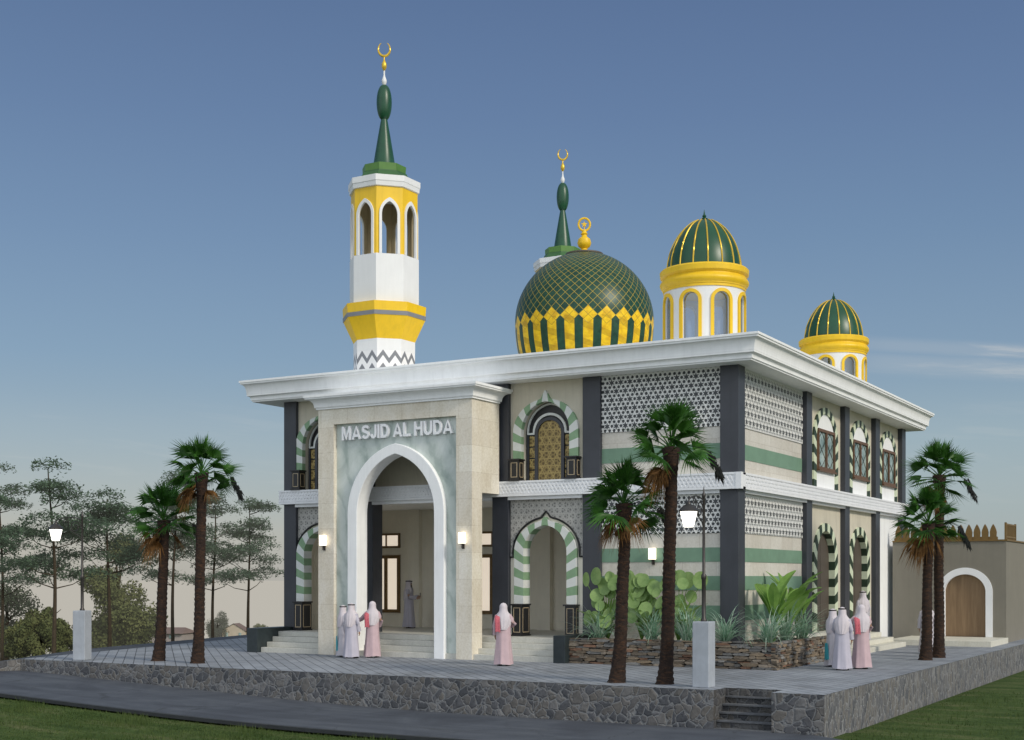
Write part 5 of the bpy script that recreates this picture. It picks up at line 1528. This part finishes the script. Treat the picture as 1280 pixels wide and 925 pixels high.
# local -Y is the front; rot turns it.  away from the camera = facing (-.5, .866)
AWAY = math.atan2(-.5, -.866) + 0     # direction (-.5,.866) = rotation of -Y
def face(dx, dy): return math.atan2(dx, -dy)
out_arm = ((.37, -.10, 1.22), (.60, -.20, 1.12))
trio = [('white', 0), ('grey', 1), ('pink', 2)]
def make_trio(c, side):
    P0, P1, P2 = c
    person('person', M['robe_white'], M['scarf_white'], face(.55, .8), P0, 1.66, armR=((.27, -.02, 1.14), (.22, -.17, .95)), patch=M['teal'], seed=1, label=f'man in white robe with teal cloth, leftmost of three {side}')
    person('person', M['robe_grey'], M['scarf_white'], face(-.15, 1), P1, 1.74, armR=((.25, -.08, 1.14), (.16, -.22, 1.0)), seed=2, label=f'man in plain greyish robe, middle of three {side}')
    person('person', M['robe_pink'], M['scarf_white'], face(-.4, .9), P2, 1.80, armR=out_arm, armL=((-.26, -.06, 1.15), (-.17, -.2, 1.0)), stole=M['scarf_red'], cord=False, seed=3, label=f'pink-robed man with red shoulder cloth and outstretched arm, one of three {side}')
make_trio([(-11.38, 38.5, 0), (-10.72, 37.15, 0), (-10.40, 37.95, 0)], 'right of the planter')
make_trio([(-26.75, 35.25, 0), (-26.05, 34.75, 0), (-25.65, 35.35, 0)], 'before the entrance arch')
person('person', M['robe_white'], M['scarf_white'], face(-.75, .6), (-12.92, 47.3, .35), 1.75, seed=4, label='man in white robe and headscarf climbing the side steps')
person('person', M['robe_pink'], M['scarf_white'], face(-.35, .9), (-19.92, 34.0, 0), 1.82, armL=((-.30, -.03, 1.18), (-.20, -.2, 1.13)), stole=M['scarf_red'], cord=False, seed=5, label='lone man in pink robe with red shoulder cloth before the right arcade arch')
person('person', M['robe_grey'], M['scarf_white'], face(.9, .3), (-28.45, 41.55, FLOOR), 1.78, armR=((.24, -.06, 1.14), (.10, -.30, 1.16)), armL=((-.24, -.06, 1.14), (-.08, -.27, 1.12)), phone=True, seed=6, label='man in pale grey robe standing on the porch, seen through the entrance arch')
person('person', M['robe_white'], M['scarf_white'], face(-.3, 1), (-10.52, 46.6, 0), 1.76, seed=7, label='man in white robe half hidden behind the palm before the annex')

# ------------------------------------------------------------------ background trees
def tier_tree(seed, h, first=.42):
    """slender tree with flat foliage pads on rising boughs"""
    g = random.Random(seed); tr = MB(); lf = MB()
    n = 14; pts = []; wob = g.uniform(0, 6)
    for i in range(n + 1):
        t = i / n; pts.append(Vector((.16 * math.sin(t * 4 + wob) * t, .16 * math.cos(t * 3 + wob) * t, h * t * .96)))
    tr.tube(pts, [.085 * (1 - .85 * i / n) + .008 for i in range(n + 1)], 7)
    def pad(c, r):
        m_ = int(470 * r * r + 120)
        for k in range(m_):
            a = g.uniform(0, 6.283); q = math.sqrt(g.random())
            rr = r * q * (1 + .25 * math.sin(3 * a + wob))
            z = (1 - q * q) * r * .30 + g.gauss(0, .10)
            p = c + Vector((rr * math.cos(a), rr * math.sin(a), z))
            s = g.uniform(.03, .065); u = Vector((g.gauss(0, 1), g.gauss(0, 1), g.gauss(0, .5))).normalized(); v = u.cross(Vector((g.gauss(0, .6), g.gauss(0, .6), 1))).normalized()
            lf.add([p - u * s * 1.5, p + v * s * .6, p + u * s * 1.5, p - v * s * .6], [(0, 1, 2, 3)])
    lv = 0; t = first
    while t < .97:
        k = int(t * n); p0 = pts[k]
        for b in range(g.choice((2, 3, 3))):
            a = g.uniform(0, 6.283) + b * 2.1; L = (1.9 - 1.25 * (t - first) / (1 - first)) * g.uniform(.55, 1.05)
            p1 = p0 + Vector((math.cos(a) * L, math.sin(a) * L, L * g.uniform(.25, .6)))
            mid = p0.lerp(p1, .5) + Vector((0, 0, -.08 * L))
            tr.tube([p0, mid, p1], [.028, .018, .008], 5)
            pad(p1, g.uniform(.65, 1.1) * (1.15 - .45 * (t - first)))
            if g.random() < .6: pad(p0.lerp(p1, .55) + Vector((g.uniform(-.3, .3), g.uniform(-.3, .3), .12)), g.uniform(.4, .65))
        t += g.uniform(.07, .13)
    pad(pts[-1] + Vector((0, 0, .05)), .7)
    return tr, lf
def place_px(px, py, z):
    a = (px - 640) / 1668.; dep = (2.6 - z) * 1668 / (py - 722.)
    return (dep * (-.5 + a * .8660254), dep * (.8660254 + a * .5), z)
TREES = [(67, 811, 7.3, 'slim tiered tree directly behind the left street lamp'), (137, 806, 6.3, 'slim tiered tree between the left lamp pedestal and the left palms'), (216, 794, 7.9, 'slim tiered tree seen between the two left palms'),
         (266, 788, 7.3, 'slim tiered tree just right of the taller left palm'), (310, 786, 7.0, 'slim tiered tree nearest the left side of the mosque'), (-38, 815, 6.6, 'slim tiered tree at the left edge, its trunk out of view'), (2, 795, 8.2, 'slim tiered tree at the far left behind the others')]
for i, (px, py, h, lb) in enumerate(TREES):
    x, y, _ = place_px(px, py, -.15)
    t = empty('slender_tree', (x, y, gz(x, y) - .05), g.uniform(0, 6)); tag(t, lb, 'tree', 'slender trees behind the side road')
    h2 = h + (-.15 - gz(x, y))
    tr, lf = tier_tree(300 + i * 7, h2, .40 if i not in (1,) else .5)
    tr.build('trunk', M['bark_thin'], t, smooth=True); lf.build('crown', M['tree_leaf'], t, recalc=False)
def bushy(seed, h, wd, trunk=True, n=2600, squash=1.0, dome=False):
    g = random.Random(seed); tr = MB(); lf = MB()
    tr.tube([(0, 0, -1.5), (.05 * h * .3, 0, h * .35), (0, .02 * h, h * .75)], [wd * .05, wd * .035, wd * .012], 8)
    cl = []
    for i in range(26):
        a = g.uniform(0, 6.283); z = g.uniform(.04, .93) if i % 2 else g.uniform(-.12, .4); rr = wd * .5 * math.sqrt(max(.05, 1 - ((z - .3) / .7) ** 2)) * g.uniform(.3, .85)
        cl.append((Vector((rr * math.cos(a), rr * math.sin(a), h * z)), wd * g.uniform(.14, .26)))
        tr.tube([(0, 0, h * z * .6), cl[-1][0]], [wd * .015, wd * .004], 5)
    if dome:      # one rounded mound of small clumps
        cl = []
        for i in range(60):
            a = g.uniform(0, 6.283); e = math.asin(g.random()); q = g.uniform(.62, .92)
            cl.append((Vector((wd * .47 * q * math.cos(e) * math.cos(a), wd * .47 * q * math.cos(e) * math.sin(a), h * .92 * q * math.sin(e) - .03 * h)), wd * g.uniform(.07, .12)))
    for i in range(n):
        c, r = cl[i % len(cl)]
        d = Vector((g.gauss(0, 1), g.gauss(0, 1), g.gauss(0, .8))).normalized() * r * g.uniform(.55, 1.08)
        p = c + d; s = wd * g.uniform(.013, .026)
        u = Vector((g.gauss(0, 1), g.gauss(0, 1), g.gauss(0, 1))).normalized(); v = u.cross(d.normalized() + Vector((.01, .02, .03)))
        v = v.normalized() if v.length > .01 else Vector((0, 0, 1))
        lf.add([p - u * s, p + v * s * .7, p + u * s, p - v * s * .7], [(0, 1, 2, 3)])
    return tr, lf
def far_place(px, ybase, dep):
    a = (px - 640) / 1668.
    return (dep * (-.5 + a * .8660254), dep * (.8660254 + a * .5), 2.6 - (ybase - 722) * dep / 1668)
BUSH = [(52, 812, 88, 752, 92, 'far_leaf', 'rounded olive-green tree low behind the left lamp'), (8, 806, 105, 738, 75, 'far_leaf_dark', 'dark bushy tree at the left edge behind the olive one'), (148, 806, 110, 672, 95, 'far_leaf', 'tall loose olive tree behind the second slim tree'),
        (-30, 812, 80, 735, 70, 'far_leaf', 'olive bush past the left edge'), (272, 796, 150, 766, 32, 'far_leaf_dark', 'small dark tree between the cream and the grey house'), (326, 794, 150, 778, 30, 'far_leaf', 'small yellowish bush beside the mosque corner in the distance'), (105, 806, 125, 765, 40, 'far_leaf_dark', 'low dark bush right of the rounded olive tree')]
for i, (px, yb, dep, yt, wpx, mt, lb) in enumerate(BUSH):
    x, y, z = far_place(px, yb, dep); h = (yb - yt) * dep / 1668; wd = wpx * dep / 1668
    gzv = gz(x, y)
    t = empty('bushy_tree', (x, y, z), g.uniform(0, 6)); tag(t, lb, 'tree', 'bushy trees in the distance')
    tr, lf = bushy(500 + i, h, wd, n=26000 if i in (0, 2) else 11000, dome=i in (0, 3, 5, 6))
    if z > gzv: tr.tube([(0, 0, gzv - z - .3), (0, 0, -1.4)], [wd * .055, wd * .05], 8)
    tr.build('trunk', M['bark_thin'], t, smooth=True); lf.build('crown', M[mt], t, recalc=False)
# distant houses
def house(px0, px1, yb, yt, dep, wall, lb, gable):
    x, y, z = far_place((px0 + px1) / 2, yb, dep); wd = (px1 - px0) * dep / 1668 / 1.05; h = (yb - yt) * dep / 1668
    t = empty('house', (x, y, z), R(20)); tag(t, lb, 'house', 'houses in the distance')
    hw, hd, hz = wd / 2, wd * .3, h * .58
    zb = min(-.5, gz(x, y) - z - .3)
    mb = MB(); mb.box(-hw * .94, hw * .94, -hd, hd, zb, hz)
    if gable:
        mb.add([(-hw * .94, -hd, hz), (hw * .94, -hd, hz), (0, -hd, h * .96)], [(0, 1, 2)]); mb.add([(-hw * .94, hd, hz), (hw * .94, hd, hz), (0, hd, h * .96)], [(0, 1, 2)])
    mb.build('wall', wall, t)
    mb = MB()
    if gable: mb.add([(-hw * 1.05, -hd * 1.1, hz * .93), (0, -hd * 1.1, h), (hw * 1.05, -hd * 1.1, hz * .93), (-hw * 1.05, hd * 1.1, hz * .93), (0, hd * 1.1, h), (hw * 1.05, hd * 1.1, hz * .93)], [(0, 1, 4, 3), (1, 2, 5, 4)])
    else: mb.add([(-hw, -hd * 1.2, hz * .97), (hw, -hd * 1.2, hz * .97), (hw, hd * 1.2, hz * .97), (-hw, hd * 1.2, hz * .97), (-hw * .8, 0, h), (hw * .8, 0, h)], [(0, 1, 5, 4), (2, 3, 4, 5), (1, 2, 5), (3, 0, 4)])
    mb.build('roof', M['roof_far'], t, recalc=False)
    for k in (-.55, 0, .55):
        if gable and k == 0: continue
        mb = MB(); mb.box(hw * k - hw * .1, hw * k + hw * .1, -hd - .06, -hd - .01, hz * .35, hz * .78); mb.build('window', M['leaded'], t)
house(170, 242, 800, 784, 150, M['wall_far_grey'], 'long low grey house with brown hipped roof behind the left palms', False)
house(279, 312, 800, 779, 150, M['wall_far'], 'small cream gabled house left of the mosque in the distance', True)

# renderer hints
sc.cycles.max_bounces = 8
